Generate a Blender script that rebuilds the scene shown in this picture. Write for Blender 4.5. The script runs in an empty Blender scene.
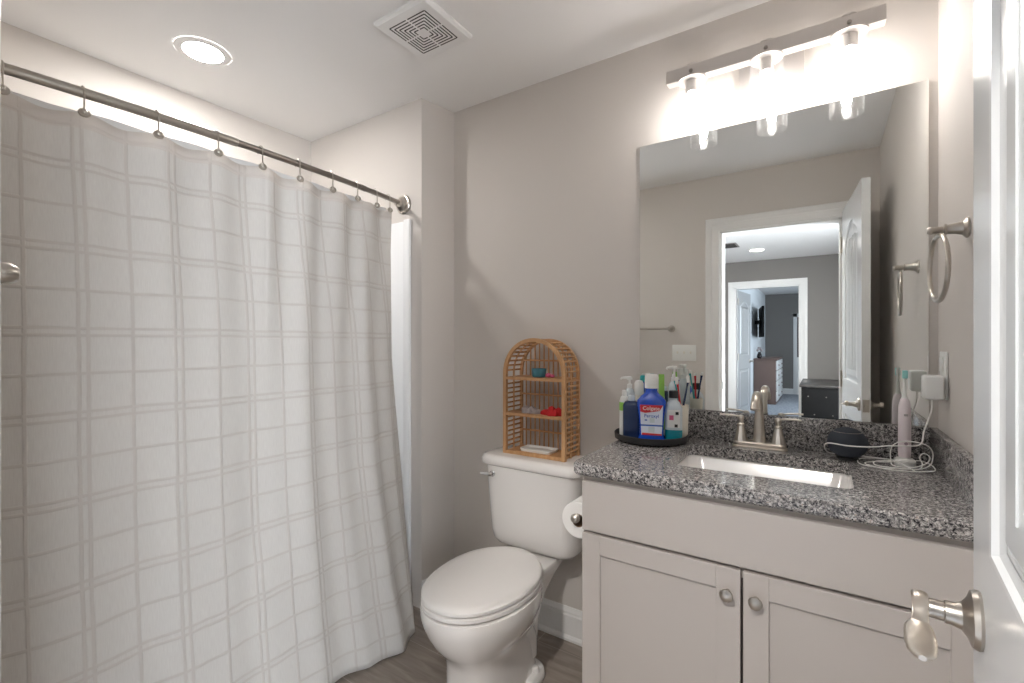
import bpy, bmesh, math, random
from mathutils import Vector, Matrix
random.seed(7)
sc = bpy.context.scene
COL = sc.collection
PI = math.pi

# ------------------------------------------------------------------ camera, world, exposure
cam_data = bpy.data.cameras.new('camera')
cam_data.sensor_width = 36.0
cam_data.lens = 469.17 / 1024 * 36.0
cam_data.clip_start = 0.02
cam = bpy.data.objects.new('camera', cam_data)
COL.objects.link(cam)
cam.location = (0, 0, 1.278)
cam.rotation_euler = (PI / 2, 0, math.radians(33.63))
sc.camera = cam
world = bpy.data.worlds.new('world')
sc.world = world
world.use_nodes = True
world.node_tree.nodes['Background'].inputs[0].default_value = (0.75, 0.85, 1.0, 1)
world.node_tree.nodes['Background'].inputs[1].default_value = 0.6
sc.view_settings.view_transform = 'Standard'
sc.view_settings.look = 'None'
sc.view_settings.exposure = 3.28
sc.view_settings.gamma = 1.0
sc.view_settings.use_curve_mapping = False
sc.cycles.max_bounces = 12
sc.cycles.diffuse_bounces = 6
sc.cycles.glossy_bounces = 6
sc.cycles.transparent_max_bounces = 16
sc.cycles.sample_clamp_indirect = 6.0
sc.cycles.caustics_reflective = True
sc.cycles.blur_glossy = 1.0

BULB, CAN, HALLCAN, FARFILL, HALLFILL, NEARFILL = 9.0, 25.0, 2.4, 5.5, 24.0, 98.0     # lamp strengths, then those of the added fill lamps

def far_fill_lamp():  # added bluish fill lamp in the far room; no window is built there
    l = bpy.data.lights.new('fill_far', 'AREA'); l.shape = 'RECTANGLE'; l.size = 1.4; l.size_y = 1.4
    l.energy = FARFILL; l.color = (0.78, 0.88, 1.0)
    o = bpy.data.objects.new('fill_far', l); COL.objects.link(o)
    o.location = (1.15, -6.6, 1.4); o.rotation_euler = (0, PI / 2, 0)
far_fill_lamp()
def hall_fill_lamp():
    # added fill lamp behind the made-up hall window, brightens the bathroom
    l = bpy.data.lights.new('fill_hall', 'AREA'); l.shape = 'RECTANGLE'; l.size = 1.05; l.size_y = 1.35
    l.energy = HALLFILL; l.color = (0.90, 0.95, 1.0)
    o = bpy.data.objects.new('fill_hall', l); COL.objects.link(o)
    o.location = (1.26, -.80, 1.28); o.rotation_euler = (0, PI / 2, 0)
hall_fill_lamp()

# ------------------------------------------------------------------ materials
def lin(c):
    return tuple((x / 12.92 if x <= .04045 else ((x + .055) / 1.055) ** 2.4) for x in [v / 255 for v in c]) + (1,)

def mat(name, rgb, rough=.5, metal=0, spec=.5, bump=0, bscale=200, emit=None, es=0, trans=0, coat=0, subs=0, aniso=False):
    m = bpy.data.materials.new(name); m.use_nodes = True
    nt = m.node_tree; b = nt.nodes['Principled BSDF']
    b.inputs['Base Color'].default_value = lin(rgb)
    b.inputs['Roughness'].default_value = rough
    b.inputs['Metallic'].default_value = metal
    b.inputs['Specular IOR Level'].default_value = spec
    b.inputs['Coat Weight'].default_value = coat
    b.inputs['Coat Roughness'].default_value = .08
    b.inputs['Transmission Weight'].default_value = trans
    if emit:
        b.inputs['Emission Color'].default_value = lin(emit); b.inputs['Emission Strength'].default_value = es
    if metal and not bump: bscale = 12
    n = nt.nodes.new('ShaderNodeTexNoise'); n.inputs['Scale'].default_value = bscale; n.inputs['Detail'].default_value = 3
    tc = nt.nodes.new('ShaderNodeTexCoord'); nt.links.new(tc.outputs['Object'], n.inputs['Vector'])
    if bump:
        bp = nt.nodes.new('ShaderNodeBump'); bp.inputs['Strength'].default_value = bump; bp.inputs['Distance'].default_value = .002
        nt.links.new(n.outputs['Fac'], bp.inputs['Height']); nt.links.new(bp.outputs['Normal'], b.inputs['Normal'])
    else:
        r = nt.nodes.new('ShaderNodeMapRange'); r.inputs[3].default_value = max(0, rough - .008); r.inputs[4].default_value = min(1, rough + .008)
        nt.links.new(n.outputs['Fac'], r.inputs[0]); nt.links.new(r.outputs[0], b.inputs['Roughness'])
    return m

def ramp(nt, fac, stops, interp='LINEAR'):
    r = nt.nodes.new('ShaderNodeValToRGB'); r.color_ramp.interpolation = interp
    e = r.color_ramp.elements
    e[0].position, e[0].color = stops[0][0], lin(stops[0][1])
    e[1].position, e[1].color = stops[1][0], lin(stops[1][1])
    for p, c in stops[2:]:
        k = e.new(p); k.color = lin(c)
    nt.links.new(fac, r.inputs[0]); return r.outputs[0]

M = {}
M['wall'] = mat('greige_paint', (210, 204, 198), .6, bump=.06, bscale=350)
M['wall_hall'] = mat('grey_paint', (128, 124, 120), .7, bump=.06, bscale=350)
M['wall_far'] = mat('pale_paint', (226, 230, 232), .7, bump=.06, bscale=350)
M['ceiling'] = mat('ceiling_paint', (236, 234, 232), .8, bump=.08, bscale=300)
M['trim'] = mat('trim_paint', (232, 231, 229), .3, bump=.02, bscale=60)
M['doorpaint'] = mat('door_paint', (222, 224, 225), .22, bump=.02, bscale=60)
M['cab'] = mat('cabinet_paint', (188, 181, 176), .42, bump=.04, bscale=160)
M['cab_dark'] = mat('cabinet_inside', (70, 62, 58), .7)
M['porc'] = mat('porcelain', (234, 231, 228), .12, coat=.6)
M['seat'] = mat('seat_plastic', (230, 227, 224), .28)
M['tub'] = mat('tub_acrylic', (238, 239, 240), .2)
M['nickel'] = mat('brushed_nickel', (190, 184, 176), .3, 1)
M['nickel_lt'] = mat('satin_nickel', (222, 214, 204), .28, 1)
M['chrome'] = mat('chrome', (220, 220, 220), .08, 1)
M['steel'] = mat('dark_nickel', (150, 143, 137), .3, 1)
M['bar'] = mat('light_bar_nickel', (205, 200, 196), .42, .7)
M['black'] = mat('black_plastic', (32, 32, 33), .5)
M['blackwood'] = mat('black_wood', (10, 10, 11), .6, spec=.2)
M['white_pl'] = mat('white_plastic', (232, 232, 228), .35)
M['cream'] = mat('cream_plastic', (228, 222, 208), .4)
M['blue'] = mat('blue_plastic', (8, 74, 190), .2, coat=.5)
M['red'] = mat('red_print', (205, 35, 45), .45)
M['labelw'] = mat('label_paper', (215, 222, 234), .45)
M['labelb'] = mat('label_blue', (40, 90, 175), .45)
M['navy'] = mat('navy_plastic', (38, 56, 92), .22, coat=.4)
M['lime'] = mat('lime_plastic', (150, 205, 90), .4)
M['teal'] = mat('teal_plastic', (45, 165, 165), .3)
M['tealliq'] = mat('teal_liquid', (22, 135, 150), .12, coat=.5)
M['clearish'] = mat('frosted_plastic', (205, 214, 218), .2, coat=.3)
M['pink'] = mat('pink_plastic', (238, 226, 229), .32)
M['mint'] = mat('mint_bristle', (150, 210, 205), .6)
M['pinkobj'] = mat('magenta_plastic', (205, 90, 130), .5)
M['tealobj'] = mat('teal_ceramic', (66, 126, 140), .5)
M['redcloth'] = mat('red_cloth', (205, 38, 42), .85, bump=.6, bscale=400)
M['greycloth'] = mat('grey_cloth', (176, 166, 165), .9, bump=.6, bscale=400)
M['paper'] = mat('tissue_paper', (242, 240, 237), .95, bump=.3, bscale=250)
M['card'] = mat('cardboard', (150, 125, 100), .9)
M['fabric'] = mat('speaker_fabric', (56, 61, 70), .85, bump=.8, bscale=900)
M['cable'] = mat('white_cable', (240, 238, 234), .4)
M['liner'] = mat('liner_plastic', (240, 240, 240), .5)
M['dresser'] = mat('dresser_wood', (122, 100, 92), .5, bump=.1, bscale=40)
M['screen'] = mat('screen_glass', (28, 22, 24), .2)
M['slot'] = mat('vent_slot', (58, 54, 52), .8)
M['green_leaf'] = mat('leaf_green', (70, 90, 60), .7)

def emis(name, rgb, s):
    m = bpy.data.materials.new(name); m.use_nodes = True; nt = m.node_tree
    for n in list(nt.nodes): nt.nodes.remove(n)
    e = nt.nodes.new('ShaderNodeEmission'); e.inputs[0].default_value = lin(rgb); e.inputs[1].default_value = s
    o = nt.nodes.new('ShaderNodeOutputMaterial'); nt.links.new(e.outputs[0], o.inputs[0]); return m
M['bulb'] = emis('lit_bulb', (255, 250, 246), BULB)
M['can'] = emis('lit_lens', (255, 251, 247), CAN)
M['nearfill'] = emis('fill_lens_near', (255, 250, 244), NEARFILL)  # glow of the added light outside the doorway
M['hallcan'] = emis('lit_lens_hall', (255, 246, 236), HALLCAN)

def mirror_mat():
    m = bpy.data.materials.new('mirror_silver'); m.use_nodes = True; nt = m.node_tree
    b = nt.nodes['Principled BSDF']; b.inputs['Base Color'].default_value = (.86, .88, .87, 1)
    b.inputs['Metallic'].default_value = 1; b.inputs['Roughness'].default_value = 0.0
    return m
M['mirror'] = mirror_mat()

def glass_mat():
    m = bpy.data.materials.new('seeded_glass'); m.use_nodes = True; nt = m.node_tree; L = nt.links
    for n in list(nt.nodes): nt.nodes.remove(n)
    t = nt.nodes.new('ShaderNodeBsdfTransparent'); t.inputs[0].default_value = (.99, .99, .99, 1)
    g = nt.nodes.new('ShaderNodeBsdfGlossy'); g.inputs['Roughness'].default_value = .12
    d = nt.nodes.new('ShaderNodeBsdfTranslucent'); d.inputs[0].default_value = (.95, .95, .95, 1)
    gd = nt.nodes.new('ShaderNodeMixShader'); gd.inputs[0].default_value = .2; L.new(g.outputs[0], gd.inputs[1]); L.new(d.outputs[0], gd.inputs[2])
    v = nt.nodes.new('ShaderNodeTexVoronoi'); v.inputs['Scale'].default_value = 150
    tc = nt.nodes.new('ShaderNodeTexCoord'); L.new(tc.outputs['Object'], v.inputs['Vector'])
    lt = nt.nodes.new('ShaderNodeMath'); lt.operation = 'LESS_THAN'; lt.inputs[1].default_value = .20; L.new(v.outputs['Distance'], lt.inputs[0])
    lw = nt.nodes.new('ShaderNodeLayerWeight'); lw.inputs[0].default_value = .5
    pw = nt.nodes.new('ShaderNodeMath'); pw.operation = 'POWER'; pw.inputs[1].default_value = 4; L.new(lw.outputs['Facing'], pw.inputs[0])
    m1 = nt.nodes.new('ShaderNodeMath'); m1.operation = 'MULTIPLY_ADD'; m1.inputs[1].default_value = .22; m1.inputs[2].default_value = .02; L.new(pw.outputs[0], m1.inputs[0])
    m2 = nt.nodes.new('ShaderNodeMath'); m2.operation = 'MULTIPLY_ADD'; m2.inputs[1].default_value = .10; L.new(lt.outputs[0], m2.inputs[0]); L.new(m1.outputs[0], m2.inputs[2])
    mx = nt.nodes.new('ShaderNodeMixShader'); L.new(m2.outputs[0], mx.inputs[0]); L.new(t.outputs[0], mx.inputs[1]); L.new(gd.outputs[0], mx.inputs[2])
    o = nt.nodes.new('ShaderNodeOutputMaterial'); L.new(mx.outputs[0], o.inputs[0]); return m
M['glass'] = glass_mat()
def pane_mat():
    m = bpy.data.materials.new('window_glass'); m.use_nodes = True; nt = m.node_tree
    for n in list(nt.nodes): nt.nodes.remove(n)
    t = nt.nodes.new('ShaderNodeBsdfTransparent'); g = nt.nodes.new('ShaderNodeBsdfGlossy'); g.inputs['Roughness'].default_value = .02
    mx = nt.nodes.new('ShaderNodeMixShader'); mx.inputs[0].default_value = .06
    nt.links.new(t.outputs[0], mx.inputs[1]); nt.links.new(g.outputs[0], mx.inputs[2])
    o = nt.nodes.new('ShaderNodeOutputMaterial'); nt.links.new(mx.outputs[0], o.inputs[0]); return m
M['pane'] = pane_mat()

def granite():
    m = bpy.data.materials.new('speckled_granite'); m.use_nodes = True; nt = m.node_tree
    b = nt.nodes['Principled BSDF']; b.inputs['Roughness'].default_value = .13
    tc = nt.nodes.new('ShaderNodeTexCoord')
    v = nt.nodes.new('ShaderNodeTexVoronoi'); v.inputs['Scale'].default_value = 350; v.inputs['Randomness'].default_value = 1
    nz = nt.nodes.new('ShaderNodeTexNoise'); nz.inputs['Scale'].default_value = 60; nz.inputs['Detail'].default_value = 4
    nt.links.new(tc.outputs['Object'], nz.inputs['Vector'])
    mxv = nt.nodes.new('ShaderNodeMix'); mxv.data_type = 'VECTOR'; mxv.inputs[0].default_value = .02
    nt.links.new(tc.outputs['Object'], mxv.inputs[4]); nt.links.new(nz.outputs['Color'], mxv.inputs[5])
    nt.links.new(mxv.outputs[1], v.inputs['Vector'])
    bw = nt.nodes.new('ShaderNodeSeparateColor'); nt.links.new(v.outputs['Color'], bw.inputs[0])
    n2 = nt.nodes.new('ShaderNodeTexNoise'); n2.inputs['Scale'].default_value = 110; n2.inputs['Detail'].default_value = 3
    nt.links.new(tc.outputs['Object'], n2.inputs['Vector'])
    a = nt.nodes.new('ShaderNodeMath'); a.operation = 'MULTIPLY_ADD'; a.inputs[1].default_value = .62
    nt.links.new(bw.outputs[0], a.inputs[0])
    b2 = nt.nodes.new('ShaderNodeMath'); b2.operation = 'MULTIPLY_ADD'; b2.inputs[1].default_value = 1.1; b2.inputs[2].default_value = -.33
    nt.links.new(n2.outputs['Fac'], b2.inputs[0]); nt.links.new(b2.outputs[0], a.inputs[2])
    c = ramp(nt, a.outputs[0], [(0, (40, 40, 44)), (.21, (40, 40, 44)), (.28, (92, 90, 91)), (.40, (116, 113, 112)), (.53, (144, 141, 139)), (.67, (174, 170, 168)), (.80, (202, 199, 196)), (.92, (168, 152, 143))], 'CONSTANT')
    nt.links.new(c, b.inputs['Base Color']); return m
M['granite'] = granite()

def wood(name, c1, c2, scale=(60, 60, 4), rough=.5):
    m = bpy.data.materials.new(name); m.use_nodes = True; nt = m.node_tree
    b = nt.nodes['Principled BSDF']; b.inputs['Roughness'].default_value = rough
    tc = nt.nodes.new('ShaderNodeTexCoord'); mp = nt.nodes.new('ShaderNodeMapping'); mp.inputs['Scale'].default_value = scale
    n = nt.nodes.new('ShaderNodeTexNoise'); n.inputs['Scale'].default_value = 1; n.inputs['Detail'].default_value = 4
    nt.links.new(tc.outputs['Object'], mp.inputs[0]); nt.links.new(mp.outputs[0], n.inputs['Vector'])
    nt.links.new(ramp(nt, n.outputs['Fac'], [(.3, c1), (.7, c2)]), b.inputs['Base Color']); return m
M['bamboo'] = wood('bamboo', (186, 138, 92), (206, 162, 116))

def floor_mat():
    m = bpy.data.materials.new('grey_plank_tile'); m.use_nodes = True; nt = m.node_tree
    b = nt.nodes['Principled BSDF']; b.inputs['Roughness'].default_value = .45
    tc = nt.nodes.new('ShaderNodeTexCoord')
    br = nt.nodes.new('ShaderNodeTexBrick'); br.inputs['Scale'].default_value = 1
    br.inputs['Brick Width'].default_value = .60; br.inputs['Row Height'].default_value = .30; br.inputs['Mortar Size'].default_value = .0016
    br.inputs['Color1'].default_value = lin((150, 142, 135)); br.inputs['Color2'].default_value = lin((166, 158, 151)); br.inputs['Mortar'].default_value = lin((190, 184, 178))
    mo = nt.nodes.new('ShaderNodeMapping'); mo.inputs['Location'].default_value = (.12, .07, 0)
    nt.links.new(tc.outputs['Object'], mo.inputs[0]); nt.links.new(mo.outputs[0], br.inputs['Vector'])
    mp = nt.nodes.new('ShaderNodeMapping'); mp.inputs['Scale'].default_value = (5, 38, 1)
    n = nt.nodes.new('ShaderNodeTexNoise'); n.inputs['Scale'].default_value = 1; n.inputs['Detail'].default_value = 6; n.inputs['Distortion'].default_value = .6
    nt.links.new(tc.outputs['Object'], mp.inputs[0]); nt.links.new(mp.outputs[0], n.inputs['Vector'])
    g = ramp(nt, n.outputs['Fac'], [(.25, (120, 112, 105)), (.75, (200, 194, 188))])
    mx = nt.nodes.new('ShaderNodeMix'); mx.data_type = 'RGBA'; mx.blend_type = 'OVERLAY'; mx.inputs[0].default_value = .65
    nt.links.new(br.outputs['Color'], mx.inputs[6]); nt.links.new(g, mx.inputs[7]); nt.links.new(mx.outputs[2], b.inputs['Base Color'])
    return m
M['floor'] = floor_mat()

def carpet():
    m = bpy.data.materials.new('grey_blue_carpet'); m.use_nodes = True; nt = m.node_tree
    b = nt.nodes['Principled BSDF']; b.inputs['Roughness'].default_value = .95
    tc = nt.nodes.new('ShaderNodeTexCoord'); n = nt.nodes.new('ShaderNodeTexNoise'); n.inputs['Scale'].default_value = 25; n.inputs['Detail'].default_value = 8
    nt.links.new(tc.outputs['Object'], n.inputs['Vector'])
    nt.links.new(ramp(nt, n.outputs['Fac'], [(.35, (125, 130, 138)), (.65, (172, 176, 183))]), b.inputs['Base Color']); return m
M['carpet'] = carpet()

def curtain_mat():
    m = bpy.data.materials.new('woven_plaid_curtain'); m.use_nodes = True; nt = m.node_tree; L = nt.links
    b = nt.nodes['Principled BSDF']; b.inputs['Roughness'].default_value = .9; b.inputs['Specular IOR Level'].default_value = .1
    uv = nt.nodes.new('ShaderNodeUVMap'); sep = nt.nodes.new('ShaderNodeSeparateXYZ')
    wob = nt.nodes.new('ShaderNodeTexNoise'); wob.inputs['Scale'].default_value = 7
    L.new(uv.outputs[0], wob.inputs['Vector'])
    ma = nt.nodes.new('ShaderNodeVectorMath'); ma.operation = 'MULTIPLY_ADD'; ma.inputs[1].default_value = (.006, .006, 0)
    L.new(wob.outputs['Color'], ma.inputs[0]); L.new(uv.outputs[0], ma.inputs[2]); L.new(ma.outputs[0], sep.inputs[0])
    def math_(op, a, bb=None, c=None):
        n = nt.nodes.new('ShaderNodeMath'); n.operation = op
        for i, x in enumerate((a, bb, c)):
            if x is None: continue
            if isinstance(x, (int, float)): n.inputs[i].default_value = x
            else: L.new(x, n.inputs[i])
        return n.outputs[0]
    def lines(coord, period, off, w):
        # double stripe at the origin of each period, single stripe half way
        p = math_('MODULO', math_('ADD', coord, off + 20 * period), period)
        out = None
        for c in (period * .25 - .0095, period * .25 + .0095, period * .75):
            d = math_('ABSOLUTE', math_('SUBTRACT', p, c))
            s = nt.nodes.new('ShaderNodeMapRange'); s.interpolation_type = 'SMOOTHSTEP'
            s.inputs[1].default_value = w; s.inputs[2].default_value = w * .35; s.inputs[3].default_value = 0; s.inputs[4].default_value = 1
            L.new(d, s.inputs[0])
            out = s.outputs[0] if out is None else math_('MAXIMUM', out, s.outputs[0])
        return out
    P = .222
    lu = lines(sep.outputs[0], P, P * .25 - .417, .0058)
    lv = lines(sep.outputs[1], P, P * .25 - 1.307, .0055)
    l = math_('MAXIMUM', lu, lv)
    wn = nt.nodes.new('ShaderNodeTexNoise'); wn.inputs['Scale'].default_value = 1; wn.inputs['Detail'].default_value = 5
    mp = nt.nodes.new('ShaderNodeMapping'); mp.inputs['Scale'].default_value = (420, 30, 1)
    L.new(uv.outputs[0], mp.inputs[0]); L.new(mp.outputs[0], wn.inputs['Vector'])
    base = ramp(nt, wn.outputs['Fac'], [(.3, (227, 224, 220)), (.7, (236, 234, 230))])
    mx = nt.nodes.new('ShaderNodeMix'); mx.data_type = 'RGBA'
    L.new(math_('MULTIPLY', l, .75), mx.inputs[0]); L.new(base, mx.inputs[6]); mx.inputs[7].default_value = lin((217, 211, 205))
    hd = math_('GREATER_THAN', sep.outputs[1], 1.852)
    mx2 = nt.nodes.new('ShaderNodeMix'); mx2.data_type = 'RGBA'; L.new(math_('MULTIPLY', hd, .8), mx2.inputs[0])
    L.new(mx.outputs[2], mx2.inputs[6]); mx2.inputs[7].default_value = lin((228, 221, 215))
    L.new(mx2.outputs[2], b.inputs['Base Color'])
    h = math_('MULTIPLY_ADD', l, 1.0, math_('MULTIPLY', wn.outputs['Fac'], .12))
    bp = nt.nodes.new('ShaderNodeBump'); bp.inputs['Strength'].default_value = .55; bp.inputs['Distance'].default_value = .003
    L.new(h, bp.inputs['Height']); L.new(bp.outputs[0], b.inputs['Normal'])
    tr = nt.nodes.new('ShaderNodeBsdfTranslucent'); tr.inputs[0].default_value = lin((235, 232, 228))
    ms = nt.nodes.new('ShaderNodeMixShader'); ms.inputs[0].default_value = .30
    L.new(b.outputs[0], ms.inputs[1]); L.new(tr.outputs[0], ms.inputs[2]); L.new(ms.outputs[0], nt.nodes['Material Output'].inputs[0])
    return m
M['curtain'] = curtain_mat()

# ------------------------------------------------------------------ mesh helpers
ORG = {}
class MB:
    def __init__(s): s.bm = bmesh.new()
    def box(s, x0, x1, y0, y1, z0, z1, bev=0, seg=2, mtx=None):
        t = bmesh.new(); bmesh.ops.create_cube(t, size=1)
        for v in t.verts:
            v.co = Vector(((x0 + x1) / 2 + v.co.x * (x1 - x0), (y0 + y1) / 2 + v.co.y * (y1 - y0), (z0 + z1) / 2 + v.co.z * (z1 - z0)))
        if bev: bmesh.ops.bevel(t, geom=t.edges[:], offset=bev, segments=seg, profile=.5, affect='EDGES')
        return s._merge(t, mtx)
    def _merge(s, t, mtx=None):
        if mtx is not None: bmesh.ops.transform(t, matrix=mtx, verts=t.verts)
        me = bpy.data.meshes.new('t'); t.to_mesh(me); t.free(); s.bm.from_mesh(me); bpy.data.meshes.remove(me); return s
    def loft(s, rings, cap0=True, cap1=True, mtx=None, closed=True):
        t = bmesh.new(); R = [[t.verts.new(p) for p in r] for r in rings]; n = len(rings[0])
        for a, b in zip(R, R[1:]):
            for i in range(n if closed else n - 1):
                j = (i + 1) % n
                try: t.faces.new((a[i], a[j], b[j], b[i]))
                except ValueError: pass
        if cap0: t.faces.new(R[0][::-1])
        if cap1: t.faces.new(R[-1])
        bmesh.ops.recalc_face_normals(t, faces=t.faces)
        return s._merge(t, mtx)
    def lathe(s, cx, cy, prof, seg=32, mtx=None, cap0=True, cap1=True):
        return s.loft([[(cx + r * math.cos(2 * PI * i / seg), cy + r * math.sin(2 * PI * i / seg), z) for i in range(seg)] for r, z in prof], cap0, cap1, mtx)
    def tube(s, path, r, seg=12, closed=False, cap=True, flat=None):
        path = [Vector(p) for p in path]; n = len(path); rings = []
        up = Vector((0, 0, 1)); prev = None
        for i, p in enumerate(path):
            if closed: d = path[(i + 1) % n] - path[i - 1]
            else: d = path[min(i + 1, n - 1)] - path[max(i - 1, 0)]
            d.normalize()
            if prev is None:
                a = up if abs(d.dot(up)) < .9 else Vector((1, 0, 0)); u = d.cross(a).normalized()
            else:
                u = (prev - d * prev.dot(d)).normalized()
            prev = u; w = d.cross(u)
            rr = r[i] if isinstance(r, (list, tuple)) else r
            rings.append([p + (u * math.cos(2 * PI * k / seg) + w * math.sin(2 * PI * k / seg) * (flat or 1)) * rr for k in range(seg)])
        if closed: rings.append(rings[0]); return s.loft(rings, False, False)
        return s.loft(rings, cap, cap)
    def prism(s, pts, axis, a, b, mtx=None):
        # pts: 2D outline; extruded along axis from a to b
        def P(p, t):
            return {'x': (t, p[0], p[1]), 'y': (p[0], t, p[1]), 'z': (p[0], p[1], t)}[axis]
        return s.loft([[P(p, a) for p in pts], [P(p, b) for p in pts]], mtx=mtx)
    def sphere(s, c, r, sc_=(1, 1, 1), seg=24):
        t = bmesh.new(); bmesh.ops.create_uvsphere(t, u_segments=seg, v_segments=seg // 2, radius=r)
        return s._merge(t, Matrix.Translation(c) @ Matrix.Diagonal((*sc_, 1)))
    def text(s, body, size, mtx, ext=.0002, align='CENTER'):
        cu = bpy.data.curves.new('t', 'FONT'); cu.body = body; cu.size = size; cu.extrude = ext; cu.align_x = align; cu.align_y = 'CENTER'; cu.offset = size * .012
        o = bpy.data.objects.new('t', cu); COL.objects.link(o)
        dg = bpy.context.evaluated_depsgraph_get(); me = bpy.data.meshes.new_from_object(o.evaluated_get(dg))
        me.transform(mtx); s.bm.from_mesh(me); bpy.data.meshes.remove(me); bpy.data.objects.remove(o); bpy.data.curves.remove(cu); return s
    def build(s, name, m, parent=None, smooth=35, org=None):
        me = bpy.data.meshes.new(name)
        o3 = Vector(ORG[parent.name]) if parent is not None else Vector(org or (0, 0, 0))
        bmesh.ops.translate(s.bm, verts=s.bm.verts, vec=-o3)
        bmesh.ops.remove_doubles(s.bm, verts=s.bm.verts, dist=1e-6)
        s.bm.to_mesh(me); s.bm.free()
        me.materials.append(M[m] if isinstance(m, str) else m)
        if smooth:
            me.shade_smooth(); me.set_sharp_from_angle(angle=math.radians(smooth))
        o = bpy.data.objects.new(name, me); COL.objects.link(o)
        if parent is not None: o.parent = parent
        else: o.location = o3
        ORG[o.name] = tuple(o3)
        return o

def thing(name, label, cat, loc, group=None):
    o = bpy.data.objects.new(name, None); COL.objects.link(o); o.location = loc; o.empty_display_size = .05
    ORG[o.name] = tuple(loc); return tag(o, label, cat, group)
def tag(o, label, cat, group=None, kind=None):
    o['label'] = label; o['category'] = cat
    if group: o['group'] = group
    if kind: o['kind'] = kind
    return o
def struct(o, label, cat):
    o['kind'] = 'structure'; o['label'] = label; o['category'] = cat; return o
def copy_tree(o, delta=(0, 0, 0), parent=None):
    c = o.copy(); COL.objects.link(c)
    if parent is None: c.location = Vector(o.location) + Vector(delta)
    else: c.parent = parent
    ORG[c.name] = ORG[o.name]
    for ch in o.children: copy_tree(ch, (0, 0, 0), c)
    return c

# ------------------------------------------------------------------ dimensions
H = 2.44; YB = 1.82; XR = .276; XL = -2.485; YA = 1.626; YF = .086; YFo = -.03
DX0, DX1, DZ = -.605, .091, 2.045         # bathroom door opening
HW = -3.93                                # far wall of the hall
OX0, OX1, OZ = -1.092, -.276, 2.06        # opening in that wall

# ------------------------------------------------------------------ shell
struct(MB().box(XL - .1, XR + .1, YFo, YB + .1, -.05, 0).build('floor', 'floor', smooth=0), 'grey wood look tile floor of the bathroom', 'floor')
struct(MB().box(XL - .1, XR + .1, YFo, YB + .1, H, H + .05).build('ceiling', 'ceiling', smooth=0), 'smooth white painted bathroom ceiling', 'ceiling')
struct(MB().box(XL - .1, XR + .1, YB, YB + .1, 0, H).build('wall_back', 'wall', smooth=0), 'greige painted wall behind the toilet, mirror and vanity', 'wall')
struct(MB().box(XR, XR + .1, YFo, YB, 0, H).build('wall_right', 'wall', smooth=0), 'greige painted wall with the towel ring and outlet', 'wall')
struct(MB().box(XL - .1, XL, YFo, YB, 0, H).build('wall_left', 'wall', smooth=0), 'greige painted wall along the bathtub', 'wall')
struct(MB().prism([(XL, YA), (-1.600, YA), (-1.563, YB), (XL, YB)], 'z', 0, H).build('wall_alcove', 'wall', smooth=0), 'boxed out greige wall at the end of the bathtub', 'wall')
wf = MB()
wf.box(XL, DX0, YFo, YF, 0, H); wf.box(DX1, XR, YFo, YF, 0, H); wf.box(DX0, DX1, YFo, YF, DZ, H)
struct(wf.build('wall_front', 'wall', smooth=0), 'greige painted wall with the doorway, seen in the mirror', 'wall')

def casing(mb, x0, x1, zt, y, sgn, w=.095, t=.016, z0=0.0):
    # one stepped profile swept up, across and down with mitred corners
    prof = [(0, 0), (0, .008), (.004, .0095), (.007, .0095), (.009, .0075), (.030, .0095), (.052, .0125), (.056, .016), (.088, .016), (.092, .013), (w, .011), (w, 0)]
    prof = [(a * w / .095 if a < w else w, b * t / .016) for a, b in prof]
    rings = []
    for cx, cz, dx, dz in ((x0, z0, -1, 0), (x0, zt, -1, 1), (x1, zt, 1, 1), (x1, z0, 1, 0)):
        rings.append([(cx + dx * a, y + sgn * b, cz + dz * a) for a, b in prof])
    return mb.loft(rings)
def jamb(mb, x0, x1, zt, y0, y1, t=.018):
    mb.box(x0, x0 + t, y0, y1, 0, zt); mb.box(x1 - t, x1, y0, y1, 0, zt); mb.box(x0, x1, y0, y1, zt - t, zt)
    ym = y0 + (y1 - y0) * .35
    mb.box(x0 + t, x0 + t + .010, ym - .018, ym + .018, 0, zt - t, .001, 1); mb.box(x0 + t, x1 - t, ym - .018, ym + .018, zt - t - .010, zt - t, .001, 1)
    return mb
t1 = struct(casing(MB(), DX0, DX1, DZ, YF, 1).build('trim_1', 'trim', smooth=0), 'white door casing around the bathroom doorway', 'trim')
jm = MB(); t_ = .012
jm.box(DX0, DX0 + t_, YFo, YF, 0, DZ); jm.box(DX1 - t_, DX1, YFo, YF, 0, DZ); jm.box(DX0, DX1, YFo, YF, DZ - t_, DZ)
t2 = struct(jm.build('trim_2', 'trim', smooth=0), 'white jamb lining the bathroom doorway', 'trim')
MB().box(DX0 + t_, DX0 + t_ + .002, .050, .078, .94, 1.0, .0005, 1).build('strike_plate', 'steel', t2)

def baseboard(name, p0, p1, nrm, label):
    # moulded profile swept from p0 to p1, nrm points into the room
    prof = [(0, 0), (.022, 0), (.022, .010), (.017, .019), (.014, .022), (.014, .104), (.011, .110), (.011, .118), (.006, .128), (.003, .136), (0, .136)]
    r = [[(p[0] + nrm[0] * a, p[1] + nrm[1] * a, z) for a, z in prof] for p in (p0, p1)]
    return struct(MB().loft(r).build(name, 'trim', smooth=0), label, 'baseboard')
baseboard('baseboard_back', (-1.565, YB), (-.588, YB), (0, -1), 'white moulded baseboard behind the toilet')
baseboard('baseboard_alcove', (-1.600, YA), (-1.565, YB - .02), (1, 0), 'short white baseboard on the boxed out wall')
baseboard('baseboard_right', (XR, YF), (XR, 1.26), (-1, 0), 'white baseboard on the wall behind the open door')
baseboard('baseboard_front', (-1.72, YF), (DX0 - .095, YF), (0, 1), 'white baseboard below the towel bar')

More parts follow.
